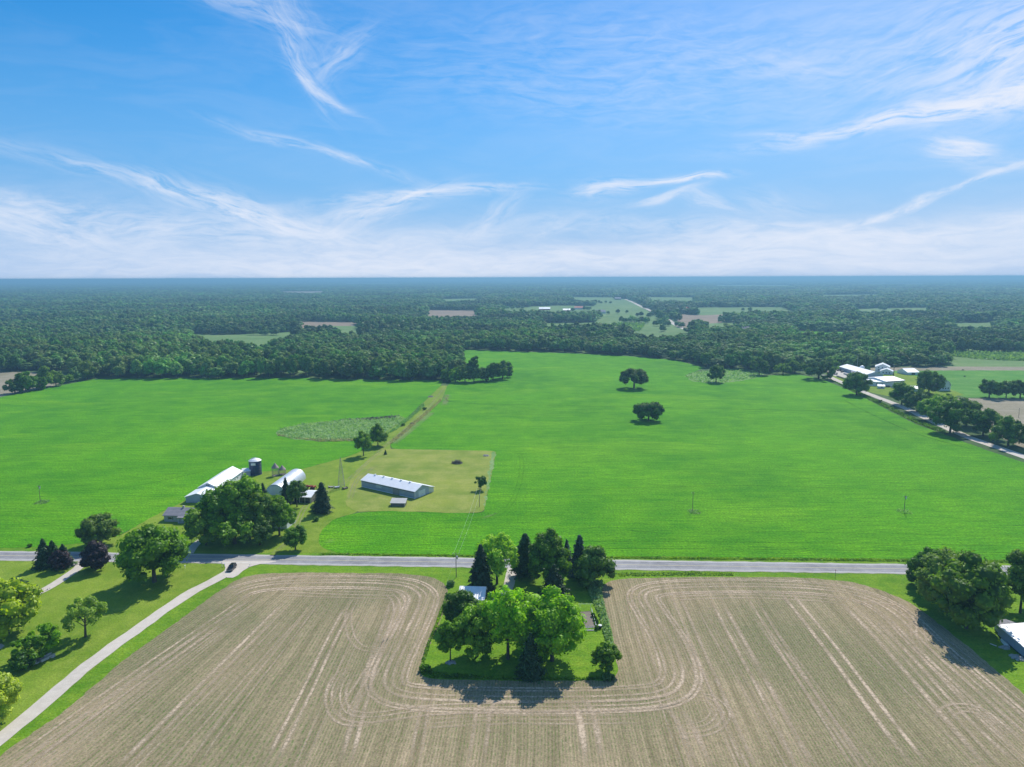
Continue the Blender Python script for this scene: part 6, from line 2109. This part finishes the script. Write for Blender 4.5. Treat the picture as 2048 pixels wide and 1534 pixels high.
tree('corner_bush', 'dark bush at the near left corner of the homestead lawn', 'bush', 850, 1343, 1330, 24, 'leafdark', 'round', 0.0, leaf=0.25)
tree('corner_bush', 'dry dark bush at the near right corner of the homestead lawn', 'bush', 1217, 1359, 1347, 26, 'brush', 'round', 0.0, leaf=0.25)
tree('corner_bush', 'pale bush on the verge corner below the utility pole', 'bush', 902, 1172, 1160, 14, 'brush', 'round', 0.0, leaf=0.25)
for k, (px, pb, w_) in enumerate(((849, 820, 8), (806, 852, 7), (1648, 760, 14), (1690, 776, 14), (1760, 806, 9), (60, 1094, 8))):
    tree('wild_shrub', ['small dark shrub on the grassy track, upper one', 'small dark shrub on the grassy track, lower one', 'low shrub at the field corner below the spreading roadside tree', 'low shrub on the field side of the side road by the dark tree', 'small shrub on the field side of the side road', 'small shrub on the verge at the left of the road'][k], 'shrub', px, pb, pb - w_ * 0.75, w_, 'leafdark', 'round', 0.0, leaf=0.35, nb=8)
# grazing cattle as far specks in the pasture
for k, (px, pb) in enumerate(((1929, 754), (1926, 741.5))):
    x, y = G(px, pb)
    e = empty('cow', ['black cow grazing alone in the pasture right of the gambrel barn', 'black cow at the far edge of the right pasture'][k], 'cow', (x, y, 0), R(20 + 140 * k))
    me = bpy.data.meshes.new('body')
    vs = [(-0.8, 0, 1.1), (-0.1, 0, 1.12), (0.7, 0, 1.15), (1.05, 0, 1.0), (1.35, 0, 0.55), (1.55, 0, 0.3), (-0.8, 0.25, 0.75), (-0.85, 0.25, 0.4), (-0.8, 0.25, 0.02), (-0.8, -0.25, 0.75), (-0.85, -0.25, 0.4), (-0.8, -0.25, 0.02),
          (0.7, 0.25, 0.75), (0.7, 0.25, 0.4), (0.7, 0.25, 0.02), (0.7, -0.25, 0.75), (0.7, -0.25, 0.4), (0.7, -0.25, 0.02), (-1.05, 0, 1.15), (-1.12, 0, 0.6)]
    es = [(0, 1), (1, 2), (2, 3), (3, 4), (4, 5), (0, 6), (6, 7), (7, 8), (0, 9), (9, 10), (10, 11), (2, 12), (12, 13), (13, 14), (2, 15), (15, 16), (16, 17), (0, 18), (18, 19)]
    me.from_pydata(vs, es, [])
    me.materials.append(MT['black'])
    ob = obj('body', me, e)
    sk = ob.modifiers.new('skin', 'SKIN')
    rad_ = [0.36, 0.42, 0.34, 0.2, 0.15, 0.1] + [0.16, 0.08, 0.06] * 4 + [0.05, 0.03]
    for i, rr_ in enumerate(rad_):
        me.skin_vertices[0].data[i].radius = (rr_, rr_)
    me.skin_vertices[0].data[0].use_root = True
    ob.modifiers.new('sub', 'SUBSURF').levels = 1

# ================================================================== AIR
hz = MB().box(-29000, 29000, -29000, 29000, -1.0, 104.0)
m, T = mat_new('haze_air')
v = T.n('ShaderNodeVolumePrincipled', {'Color': (0.29, 0.57, 0.76, 1), 'Density': 0.00019, 'Anisotropy': 0.2})
T.n('ShaderNodeOutputMaterial', {'Volume': v})
o = hz.build('haze', m)
tag(o, kind='stuff', label='thin blue air haze over the whole landscape', cat='haze')
o.display_type = 'BOUNDS'
